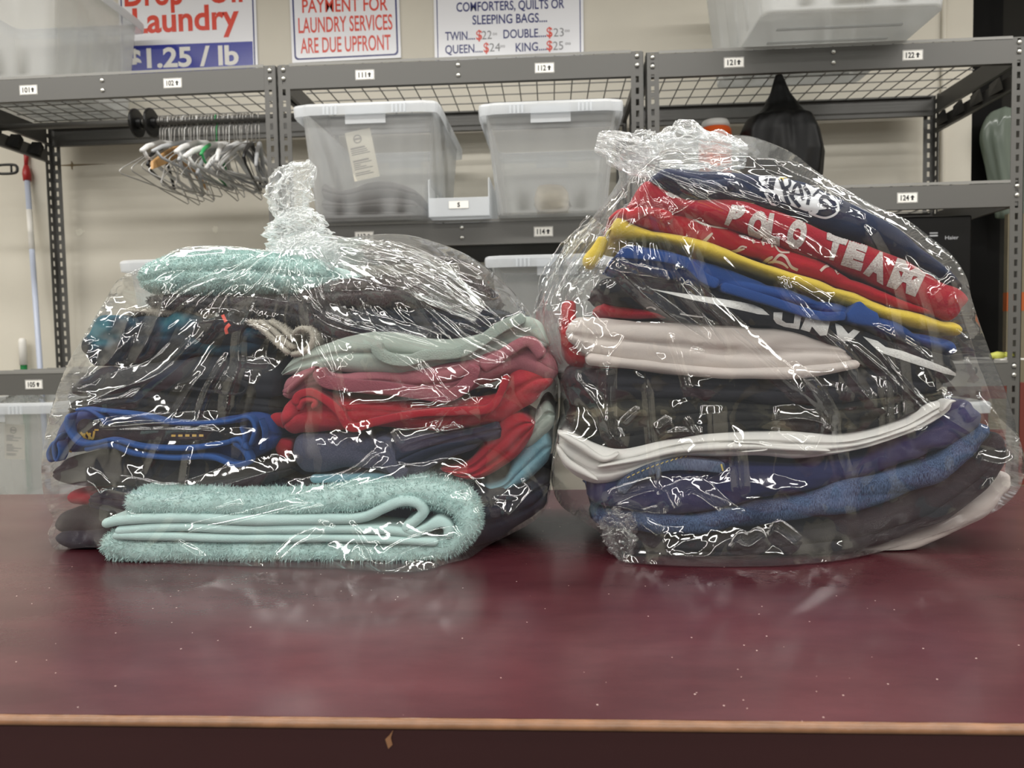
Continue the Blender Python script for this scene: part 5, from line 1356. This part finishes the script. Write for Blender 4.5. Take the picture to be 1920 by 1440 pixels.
# ------------------------------------------------------------------ clear polythene bags drawn over the stacks
M['film'] = filmmat('clear_bag_film', haze=0.008, rough=0.05, f0=0.095)
M['film_knot'] = filmmat('bunched_bag_film', haze=0.10, rough=0.07, f0=0.09)
def tri(x):
    return 2 * np.abs(x - np.floor(x + 0.5))            # 0..1 triangle wave, sharp both ways
def polydist(P, poly, closed=False):
    """distance from (n,2) points to a polyline, and the position along it (0..1)"""
    poly = np.asarray(poly, float); best = np.full(len(P), 1e9); pos = np.zeros(len(P))
    segs = list(zip(poly[:-1], poly[1:])) + ([(poly[-1], poly[0])] if closed else [])
    tot = sum(np.linalg.norm(b_ - a) for a, b_ in segs); acc = 0
    for a, b_ in segs:
        d = b_ - a; L2 = max((d ** 2).sum(), 1e-9); t = np.clip(((P - a) @ d) / L2, 0, 1)
        q = np.linalg.norm(P - a - t[:, None] * d, axis=1); m = q < best
        best[m] = q[m]; pos[m] = ((acc + t * math.sqrt(L2)) / tot)[m]; acc += math.sqrt(L2)
    return best, pos
def inside(P, poly):
    poly = np.asarray(poly, float); r = np.zeros(len(P), bool); n = len(poly)
    for i in range(n):
        (x0, y0), (x1, y1) = poly[i], poly[(i + 1) % n]
        if y0 == y1: continue
        c = ((y0 > P[:, 1]) != (y1 > P[:, 1])) & (P[:, 0] < (x1 - x0) * (P[:, 1] - y0) / (y1 - y0) + x0)
        r ^= c
    return r
def bag(label, outline, centre, contents, Yedge, back, creases, gather, seed, fans, quiet=()):
    """drawn like a taut membrane over the contents, then creased"""
    step = 5.0
    O = resample(list(outline) + [outline[0]], 1100)[:-1]
    x0, y0 = O.min(0) - 12; x1, y1 = O.max(0) + 12
    gx, gy = np.arange(x0, x1, step), np.arange(y0, y1, step)
    GX, GY = np.meshgrid(gx, gy); P = np.stack([GX.ravel(), GY.ravel()], 1)
    D = pxdir(P); ins = inside(P, O)
    tabY = np.where(D[:, 2] < -0.02, (ZC + 0.0012 - CAM.z) / np.minimum(D[:, 2], -0.02), 9.0)
    edge = np.minimum(Yedge(P), tabY)
    tree = bvh_of(contents); ob = np.full(len(P), 9.0)
    for i in np.nonzero(ins)[0]:
        h = tree.ray_cast(CAM, Vector(D[i]).normalized())
        if h[0] is not None: ob[i] = h[0].y
    sh2 = GX.shape
    OB = ob.reshape(sh2) - 0.0035; E = edge.reshape(sh2); IN = ins.reshape(sh2); TB = tabY.reshape(sh2)
    # keep clear of neighbours too
    for _ in range(1):
        for r_ in range(3): OB = np.minimum.reduce([OB, np.roll(OB, 1, 0), np.roll(OB, -1, 0), np.roll(OB, 1, 1), np.roll(OB, -1, 1)])
        S_ = np.where(OB > 5, np.nan, OB)
        for r_ in range(4):
            st = np.stack([S_, np.roll(S_, 1, 0), np.roll(S_, -1, 0), np.roll(S_, 1, 1), np.roll(S_, -1, 1)])
            with np.errstate(all='ignore'):
                cnt = np.sum(~np.isnan(st), 0); S_ = np.where(cnt > 0, np.nansum(st, 0) / np.maximum(cnt, 1), np.nan)
        OB = np.where(np.isnan(S_), 9.0, np.minimum(S_, ob.reshape(sh2) - 0.003))
    Dp = np.where(IN, np.minimum(E, OB), E)
    RB_ = (np.add.outer(np.arange(sh2[0]), np.arange(sh2[1])) % 2).astype(bool)
    CAP = np.minimum(OB, TB)
    for k in range(260):
        for half in (RB_, ~RB_):
            av = 0.25 * (np.roll(Dp, 1, 0) + np.roll(Dp, -1, 0) + np.roll(Dp, 1, 1) + np.roll(Dp, -1, 1))
            Dp = np.where(IN & half, np.minimum(Dp + (1.7 if k < 220 else 1.0) * (av - Dp), CAP), Dp)
    def samp(A, Q):
        u = np.clip((Q[:, 0] - x0) / step, 0, len(gx) - 1.001); v = np.clip((Q[:, 1] - y0) / step, 0, len(gy) - 1.001)
        i, j = u.astype(int), v.astype(int); f, g = u - i, v - j
        return A[j, i] * (1 - f) * (1 - g) + A[j, i + 1] * f * (1 - g) + A[j + 1, i] * (1 - f) * g + A[j + 1, i + 1] * f * g
    # front sheet: spokes from the centre to the outline
    NA, NR = len(O), 220
    C = np.array(centre, float)
    rad = np.concatenate([[0.004], np.linspace(0.02, 1, NR)]); NRR = len(rad)
    Q = (C[None, None] + (O[:, None] - C) * rad[None, :, None]).reshape(-1, 2)
    d0 = samp(Dp, Q); obq = samp(OB, Q) + 0.0022
    rr_ = np.tile(rad, NA); rim = np.clip((1 - rr_) / 0.05, 0, 1)
    # creases: slack film stands off the cloth in ridges
    amp = np.zeros(len(Q)); Z3 = np.zeros(len(Q))
    w1 = fbm(np.stack([Q[:, 0] / 130, Q[:, 1] / 130, Z3 + seed], 1), seed, 3); w2 = fbm(np.stack([Q[:, 0] / 170, Q[:, 1] / 170, Z3 + seed + 5], 1), seed + 3, 3)
    mask = np.clip(0.5 + 1.3 * fbm(np.stack([Q[:, 0] / 110, Q[:, 1] / 110, Z3 + seed + 9], 1), seed + 7, 2), 0.05, 1)
    gq = Q - np.array(gather, float); gr = np.linalg.norm(gq, axis=1); ga_ = np.arctan2(gq[:, 1], gq[:, 0])
    fan = tri(ga_ * 2.6 + 0.5 * w1) * 0.0060 + tri(ga_ * 5.3 + 0.5 * w2) * 0.0030 + tri(ga_ * 12 + 0.7 * w1 + gr / 400) * 0.0009
    fan *= np.exp(-gr / 380) * np.clip(gr / 60, 0.3, 1)
    cr_ = 0
    for k, (an, L, a_) in enumerate(((0.55, 120, 0.0052), (-0.75, 150, 0.0055), (1.25, 80, 0.0022), (-0.2, 66, 0.0016), (0.95, 60, 0.0005))):
        cr_ = cr_ + a_ * tri((Q[:, 0] * math.cos(an + 0.35 * 0) + Q[:, 1] * math.sin(an)) / L + (1.1 * w1 if k % 2 else 1.1 * w2) + 0.37 * k)
    cr_ = cr_ * mask
    for (qx, qy, qr, qs) in quiet:          # calmer or busier patches
        f = np.exp(-((Q[:, 0] - qx) ** 2 + (Q[:, 1] - qy) ** 2) / (2 * qr ** 2)); cr_ = cr_ * (1 + (qs - 1) * f)
    cr_ = cr_ * 0.65
    # long fine creases running out from the gather, and short ones anywhere
    rc_ = random.Random(seed * 13); ext = np.abs(O - C).max()
    auto = []
    for k in range(44):
        if k < 28:
            an = rc_.choice(fans) + rc_.gauss(0, 0.16); r0 = rc_.uniform(40, 620); ln_ = rc_.uniform(90, 260)
            dv = np.array((math.cos(an), math.sin(an))); q0 = np.array(gather, float) + dv * r0; an2 = an + rc_.gauss(0, 0.12)
        else:
            t_ = rc_.choice(range(len(O))); q0 = C + (O[t_] - C) * rc_.uniform(0.35, 0.97); an2 = rc_.uniform(-1.2, 1.2); ln_ = rc_.uniform(25, 90)
        dv = np.array((math.cos(an2), math.sin(an2))); sd = np.array((-dv[1], dv[0])) * rc_.gauss(0, ln_ * 0.06)
        auto.append(([tuple(q0), tuple(q0 + dv * ln_ * 0.5 + sd), tuple(q0 + dv * ln_)], rc_.uniform(3.0, 6.5), rc_.uniform(0.003, 0.007)))
    for path, wd, a_ in [(p, q * 1.75, r * 1.25) for p, q, r in creases] + auto:
        path = resample(path, 40) if len(path) > 2 else np.asarray(path, float)
        near = np.nonzero((Q[:, 0] > path[:, 0].min() - 3 * wd - 12) & (Q[:, 0] < path[:, 0].max() + 3 * wd + 12) & (Q[:, 1] > path[:, 1].min() - 3 * wd - 12) & (Q[:, 1] < path[:, 1].max() + 3 * wd + 12))[0]
        if not len(near): continue
        b_, pos = polydist(Q[near], path[::4] if len(path) > 8 else path)
        side = (0.75 * np.clip(1 - b_ / (wd * 2.6), 0, 1) + 0.35 * np.exp(-b_ / (wd * 0.7))) * np.clip(np.minimum(pos, 1 - pos) * 6 + 0.15, 0, 1)
        cr_[near] += 1.25 * a_ * side
    for (qx, qy, qr, qs) in quiet:
        if qs < 1: cr_ = cr_ * (1 + (qs - 1) * np.exp(-((Q[:, 0] - qx) ** 2 + (Q[:, 1] - qy) ** 2) / (2 * qr ** 2)))
    dq = d0 - (cr_ + fan) * (0.15 + 0.85 * rim)
    dq = np.minimum(dq, obq)
    Dq = pxdir(Q)
    V = CAMN + Dq * dq[:, None]
    V[:, 2] = np.maximum(V[:, 2], ZC + 0.001)
    V = V.reshape(NA, NRR, 3)
    # back sheet: coarser, the same outline
    NB = 40; rb_ = np.linspace(0, 1, NB)[:-1]
    Qb = (C[None, None] + (O[:, None] - C) * rb_[None, :, None]).reshape(-1, 2)
    eb = np.minimum(Yedge(Qb), 9)
    prof = (1 - np.tile(rb_, NA) ** 3.0) ** 0.6
    Eo = samp(E, O); eo = np.repeat(Eo, NB - 1)
    db = eo * np.tile(rb_, NA) + eb * (1 - np.tile(rb_, NA)); db = np.maximum(db, np.minimum(eb, 9) * 0 + samp(Dp, Qb) + 0.01) + back * prof
    wv = fbm(np.stack([Qb[:, 0] / 60, Qb[:, 1] / 60, np.zeros(len(Qb)) + seed + 20], 1), seed + 20, 3) * 0.008 * np.clip((1 - np.tile(rb_, NA)) / 0.15, 0, 1)
    # the back hangs straight behind the front: keep its height, not its line of sight
    refY = np.repeat(Eo, NB - 1)
    Db = pxdir(Qb); base_ = CAMN + Db * eb[:, None]
    Vb = np.stack([base_[:, 0], db + wv, base_[:, 2]], 1)
    Vb[:, 2] = np.maximum(Vb[:, 2], ZC + 0.001)
    Vb = Vb.reshape(NA, NB - 1, 3)
    nf = NA * NRR
    idx = np.arange(nf).reshape(NA, NRR); ib = nf + np.arange(NA * (NB - 1)).reshape(NA, NB - 1)
    nx_ = np.roll(idx, -1, 0); nb_ = np.roll(ib, -1, 0)
    F = np.concatenate([np.stack([idx[:, :-1].ravel(), nx_[:, :-1].ravel(), nx_[:, 1:].ravel(), idx[:, 1:].ravel()], 1),
                        np.stack([ib[:, 1:].ravel(), nb_[:, 1:].ravel(), nb_[:, :-1].ravel(), ib[:, :-1].ravel()], 1),
                        np.stack([idx[:, -1], nx_[:, -1], nb_[:, -1], ib[:, -1]], 1)])
    V = np.vstack([V.reshape(-1, 3), Vb.reshape(-1, 3)])
    o = link_np('laundry_bag', V, F, M['film'])
    tag(o, label, 'bag', 'clear bags of folded laundry on the counter')
    return o
def bunch(parent, name, spine, radii, Y, seed, pleats=9, mat='film_knot', flat=0.7, crumple=0.18, na=150, nr=130, tf=5.0):
    """gathered film: a pleated, crumpled tube along a path of pixels"""
    P = resample(spine, nr); R = np.interp(np.linspace(0, 1, nr), np.linspace(0, 1, len(radii)), radii)
    P3 = pxw(P, Y); sc_ = float(np.mean(Y)) / FPX
    d = np.gradient(P3, axis=0); d /= np.linalg.norm(d, axis=1, keepdims=True)
    yv = np.array([0, 1.0, 0]); u = np.cross(d, yv); u /= np.linalg.norm(u, axis=1, keepdims=True)
    an = np.linspace(0, 2 * math.pi, na, endpoint=False)
    A, I = np.meshgrid(an, np.arange(nr)); t = I / (nr - 1.0)
    sx = np.stack([np.cos(A).ravel() * 1.6, np.sin(A).ravel() * 1.6, t.ravel() * tf + seed], 1)
    n1 = fbm(sx, seed, 3).reshape(A.shape); n2 = fbm(sx * 1.7, seed + 4, 2).reshape(A.shape)
    r = 1 + crumple * (tri(A * pleats / (2 * math.pi) + 0.9 * n1 + 1.2 * t) - 0.5) + crumple * 0.7 * (tri(1.3 * n2 + t * 2) - 0.5) + 0.25 * n1 + crumple * .3 * (tri(A * round(pleats * 2.3) / (2 * math.pi) + 0.8 * n2) - .5)
    rr_ = R[:, None] * sc_ * r
    V = P3[:, None] + u[:, None] * (np.cos(A) * rr_)[..., None] + yv * (np.sin(A) * rr_ * flat)[..., None]
    V = V.reshape(-1, 3); idx = np.arange(nr * na).reshape(nr, na)
    F = np.stack([idx[:-1].ravel(), np.roll(idx, -1, 1)[:-1].ravel(), np.roll(idx, -1, 1)[1:].ravel(), idx[1:].ravel()], 1)
    return link_np(name, V, F, M[mat], parent)
EL = lambda P: 1.03 + 0.0 * P[:, 0] + np.clip((620 - P[:, 1]) / 1500, 0, 0.06)
left_out = [(96, 1024), (105, 1030), (180, 1027), (250, 1050), (380, 1058), (520, 1063), (640, 1066), (745, 1073), (800, 1069), (842, 1056), (880, 1046), (920, 1020), (960, 1000), (1000, 978), (1022, 955), (1036, 900), (1043, 830), (1047, 760), (1042, 690), (1020, 632), (985, 575), (935, 520), (880, 480), (820, 455), (760, 440), (700, 440), (640, 448), (600, 455),
            (560, 462), (505, 468), (440, 462), (380, 460), (328, 468), (300, 486), (262, 502), (222, 524), (196, 565), (160, 625), (128, 680), (106, 735), (90, 790), (80, 850), (78, 900), (86, 945), (100, 975), (90, 1000)]
lcr = [
    ([(372, 605), (331, 678), (273, 713), (223, 728), (139, 768)], 7, 0.010), ([(372, 605), (405, 600), (439, 605), (451, 625)], 5, 0.007), ([(489, 550), (451, 625), (445, 698), (430, 728), (422, 818)], 3.5, 0.006),
    ([(314, 529), (293, 605), (247, 692)], 5, 0.008), ([(247, 585), (212, 669), (200, 681), (232, 692)], 5, 0.008), ([(529, 512), (608, 593), (700, 622), (792, 646), (879, 663)], 6, 0.010), ([(540, 508), (625, 590), (720, 612), (800, 635), (880, 655)], 4, 0.005), ([(525, 520), (600, 602), (690, 632), (792, 656)], 4, 0.006),
    ([(748, 439), (821, 468), (937, 532), (996, 593)], 5, 0.007), ([(762, 497), (835, 547), (946, 599)], 6, 0.008), ([(687, 474), (771, 544), (815, 611), (876, 660)], 6, 0.008), ([(640, 455), (760, 500), (850, 560), (960, 650)], 4, 0.006), ([(700, 450), (830, 510), (930, 590), (1000, 670)], 4, 0.006), ([(660, 520), (760, 540), (800, 530), (860, 560)], 6, 0.007),
    ([(268, 741), (200, 752), (137, 767)], 5, 0.006), ([(180, 802), (300, 793), (420, 787)], 4, 0.006), ([(186, 808), (300, 806), (425, 808)], 4, 0.006), ([(120, 745), (135, 768), (128, 735), (190, 742)], 4, 0.006), ([(145, 690), (165, 670), (160, 705), (130, 715)], 6, 0.008),
    ([(96, 910), (130, 908), (166, 903), (190, 934), (181, 951)], 6, 0.009), ([(192, 916), (260, 930), (321, 940), (420, 910), (540, 875)], 7, 0.010), ([(200, 920), (280, 945), (350, 944), (460, 905)], 5, 0.006), ([(540, 930), (700, 905), (820, 890), (900, 868)], 6, 0.007),
    ([(946, 977), (1007, 910)], 8, 0.010), ([(946, 977), (948, 930)], 6, 0.006), ([(750, 770), (830, 762), (900, 755), (905, 748)], 8, 0.009), ([(640, 760), (740, 752), (850, 742)], 5, 0.005), ([(870, 660), (900, 680), (950, 682), (960, 690)], 5, 0.006), ([(740, 830), (800, 815), (880, 800)], 5, 0.006),
    ([(518, 1060), (560, 1020), (620, 1000)], 4, 0.005), ([(712, 1070), (700, 1040), (690, 1015)], 4, 0.005), ([(712, 1070), (750, 1040), (800, 1020), (890, 1000)], 5, 0.006), ([(590, 1020), (605, 1000), (616, 975)], 4, 0.005), ([(330, 1005), (420, 985), (560, 950), (620, 930)], 4, 0.005), ([(870, 945), (885, 930), (870, 905), (815, 903)], 4, 0.005),
    ([(590, 470), (612, 500), (650, 525), (590, 540)], 7, 0.008), ([(290, 490), (370, 480), (450, 478)], 5, 0.004), ([(430, 560), (470, 556), (540, 566), (590, 560)], 5, 0.005), ([(600, 548), (700, 545), (760, 550)], 6, 0.006)]
lbag = bag('clear plastic bag tied in a tall knot, filled with two stacks of folded laundry', left_out, (560, 770), BL, EL, 0.20, lcr, (556, 440), 3, (0.25, 0.4, 0.55, 0.8, 1.2, 1.7, 2.2, 2.5, 2.8), quiet=((560, 1000, 120, .6), (740, 850, 90, .8)))
kY = 1.06
k1 = bunch(lbag, 'knot', [(556, 478), (556, 455), (556, 432), (556, 412), (552, 392)], [46, 50, 56, 46, 20], kY, 5, pleats=8, crumple=0.34)
bunch(lbag, 'knot_tail', [(556, 415), (545, 388), (545, 362), (556, 340), (574, 322), (588, 308)], [26, 32, 36, 33, 24, 9], kY, 9, pleats=6, crumple=0.42, flat=0.55)
bunch(lbag, 'gathered_neck', [(556, 440), (562, 462), (580, 490), (606, 520)], [30, 42, 52, 40], kY - 0.045, 12, pleats=9, crumple=0.4, flat=0.35)
bunch(lbag, 'slack_fold', [(566, 452), (640, 470), (730, 492), (820, 532), (900, 588)], [18, 28, 36, 36, 16], [1.035 - 0.09 * k / 129 for k in range(130)], 14, pleats=6, crumple=0.36, flat=0.22, mat='film', tf=1.6)

ER = lambda P: 1.03 + np.clip((620 - P[:, 1]) / 1500, 0, 0.10)
right_out = [(1178, 1056), (1160, 1050), (1132, 1016), (1125, 1000), (1085, 972), (1052, 948), (1036, 915), (1036, 860), (1045, 810), (1050, 760), (1048, 712), (1022, 660), (1004, 605), (1010, 560), (1035, 500), (1066, 455), (1100, 420), (1128, 385), (1150, 355), (1162, 330), (1158, 305), (1172, 278), (1215, 262), (1240, 245), (1272, 235), (1330, 246), (1345, 254), (1400, 254), (1440, 266), (1488, 288),
             (1530, 320), (1580, 352), (1640, 385), (1700, 412), (1745, 445), (1785, 478), (1812, 520), (1822, 560), (1840, 615), (1862, 675), (1888, 740), (1908, 810), (1922, 870), (1912, 915), (1880, 950), (1830, 975), (1750, 1005), (1660, 1032), (1580, 1050), (1450, 1061), (1300, 1062)]
rcr = [
    ([(1135, 505), (1145, 485), (1155, 462)], 5, 0.006), ([(1145, 495), (1250, 588), (1345, 650), (1370, 667)], 4, 0.008), ([(1088, 495), (1180, 512), (1280, 530)], 4, 0.006), ([(1315, 418), (1300, 467), (1282, 530)], 5, 0.008), ([(1112, 550), (1120, 528), (1135, 505)], 4, 0.007),
    ([(1197, 545), (1270, 600), (1342, 655)], 4, 0.006), ([(1280, 535), (1350, 640), (1372, 665)], 4, 0.007), ([(1280, 535), (1370, 612), (1480, 715), (1552, 772)], 5, 0.009), ([(1490, 695), (1552, 770), (1560, 820), (1580, 880), (1593, 930)], 4, 0.009), ([(1552, 795), (1500, 785), (1440, 790)], 6, 0.008), ([(1552, 795), (1535, 830), (1522, 855)], 5, 0.007), ([(1522, 855), (1480, 825), (1440, 800)], 5, 0.006),
    ([(1138, 680), (1139, 760), (1145, 815), (1180, 842)], 4, 0.008), ([(1072, 700), (1120, 760), (1145, 815)], 4, 0.006), ([(1045, 590), (1052, 640), (1080, 690), (1072, 700)], 5, 0.007), ([(1088, 600), (1120, 640), (1090, 668), (1050, 640)], 6, 0.007), ([(1030, 560), (1040, 590), (1058, 600), (1070, 560)], 6, 0.008), ([(1025, 600), (1048, 660)], 5, 0.006),
    ([(1143, 947), (1190, 930), (1245, 915)], 6, 0.009), ([(1245, 915), (1260, 945), (1270, 965)], 6, 0.010), ([(1143, 947), (1210, 960), (1270, 965)], 5, 0.006), ([(1277, 937), (1297, 925), (1350, 962), (1367, 975)], 7, 0.009), ([(1170, 970), (1210, 990), (1245, 1017)], 5, 0.008), ([(1150, 985), (1175, 1010), (1165, 1035)], 6, 0.009), ([(1140, 1000), (1160, 1040), (1180, 1050)], 5, 0.007), ([(1120, 965), (1180, 960), (1200, 1000)], 5, 0.007),
    ([(1335, 760), (1338, 820), (1345, 880)], 6, 0.006), ([(1377, 830), (1385, 870), (1390, 935)], 4, 0.007), ([(1445, 990), (1475, 1010), (1500, 1032)], 5, 0.008), ([(1375, 1010), (1400, 1025), (1440, 1000)], 5, 0.007), ([(1660, 540), (1690, 700), (1700, 850)], 4, 0.006), ([(1700, 480), (1740, 620), (1760, 760)], 4, 0.005), ([(1780, 520), (1820, 640), (1870, 780), (1900, 870)], 5, 0.008), ([(1800, 500), (1835, 620), (1885, 770)], 3, 0.005), ([(1620, 420), (1660, 500), (1680, 560), (1690, 600)], 4, 0.006), ([(1500, 330), (1600, 380), (1700, 440), (1790, 520)], 5, 0.006),
    ([(1200, 390), (1240, 410), (1320, 370), (1380, 350)], 6, 0.008), ([(1160, 440), (1220, 400), (1270, 385)], 5, 0.007), ([(1090, 470), (1130, 440), (1200, 400)], 5, 0.007), ([(1345, 320), (1350, 300), (1340, 260)], 5, 0.007), ([(1420, 280), (1480, 320), (1560, 352)], 5, 0.006), ([(1830, 860), (1880, 870), (1915, 850)], 6, 0.008), ([(1850, 900), (1880, 930), (1900, 900)], 6, 0.008), ([(1660, 700), (1665, 780), (1660, 900)], 4, 0.005), ([(1570, 640), (1590, 700), (1580, 760)], 4, 0.006)]
rbag = bag('clear plastic bag bunched at its top left, filled with one tall stack of clothes', right_out, (1460, 690), BR, ER, 0.22, rcr, (1190, 300), 8, (0.2, 0.45, 0.6, 0.75, 0.95, 1.2, 1.5, 1.9), quiet=((1100, 560, 90, 1.8), (1180, 1000, 70, 2.0), (1280, 300, 100, 1.6), (1870, 900, 60, 1.8), (1500, 365, 70, .35), (1640, 500, 90, .4), (1420, 430, 70, .5)))
bunch(rbag, 'bunched_top', [(1400, 292), (1340, 286), (1280, 284), (1225, 292), (1180, 286), (1145, 272), (1118, 266)], [16, 30, 38, 40, 34, 27, 14], 1.045, 21, pleats=7, crumple=0.5, flat=0.5, mat='film_knot')
bunch(rbag, 'slack_fold', [(1128, 420), (1085, 480), (1048, 545), (1040, 610), (1062, 680)], [22, 34, 30, 34, 14], 1.0, 24, pleats=6, crumple=0.45, flat=0.25, mat='film', tf=2.5)
bunch(rbag, 'corner_fold', [(1135, 965), (1160, 990), (1165, 1020), (1172, 1046)], [20, 28, 26, 10], 0.935, 27, pleats=6, crumple=0.5, flat=0.25, mat='film')

cf = bunch(None, 'crumpled_film', [(8, 764), (35, 752), (60, 748), (84, 757)], [10, 15, 14, 8], 2.72, 33, pleats=6, crumple=0.5, flat=0.8, mat='film_knot', na=70, nr=60)
tag(cf, 'crumpled clear film lying on the frosted bin under the 105 sticker', 'plastic film')
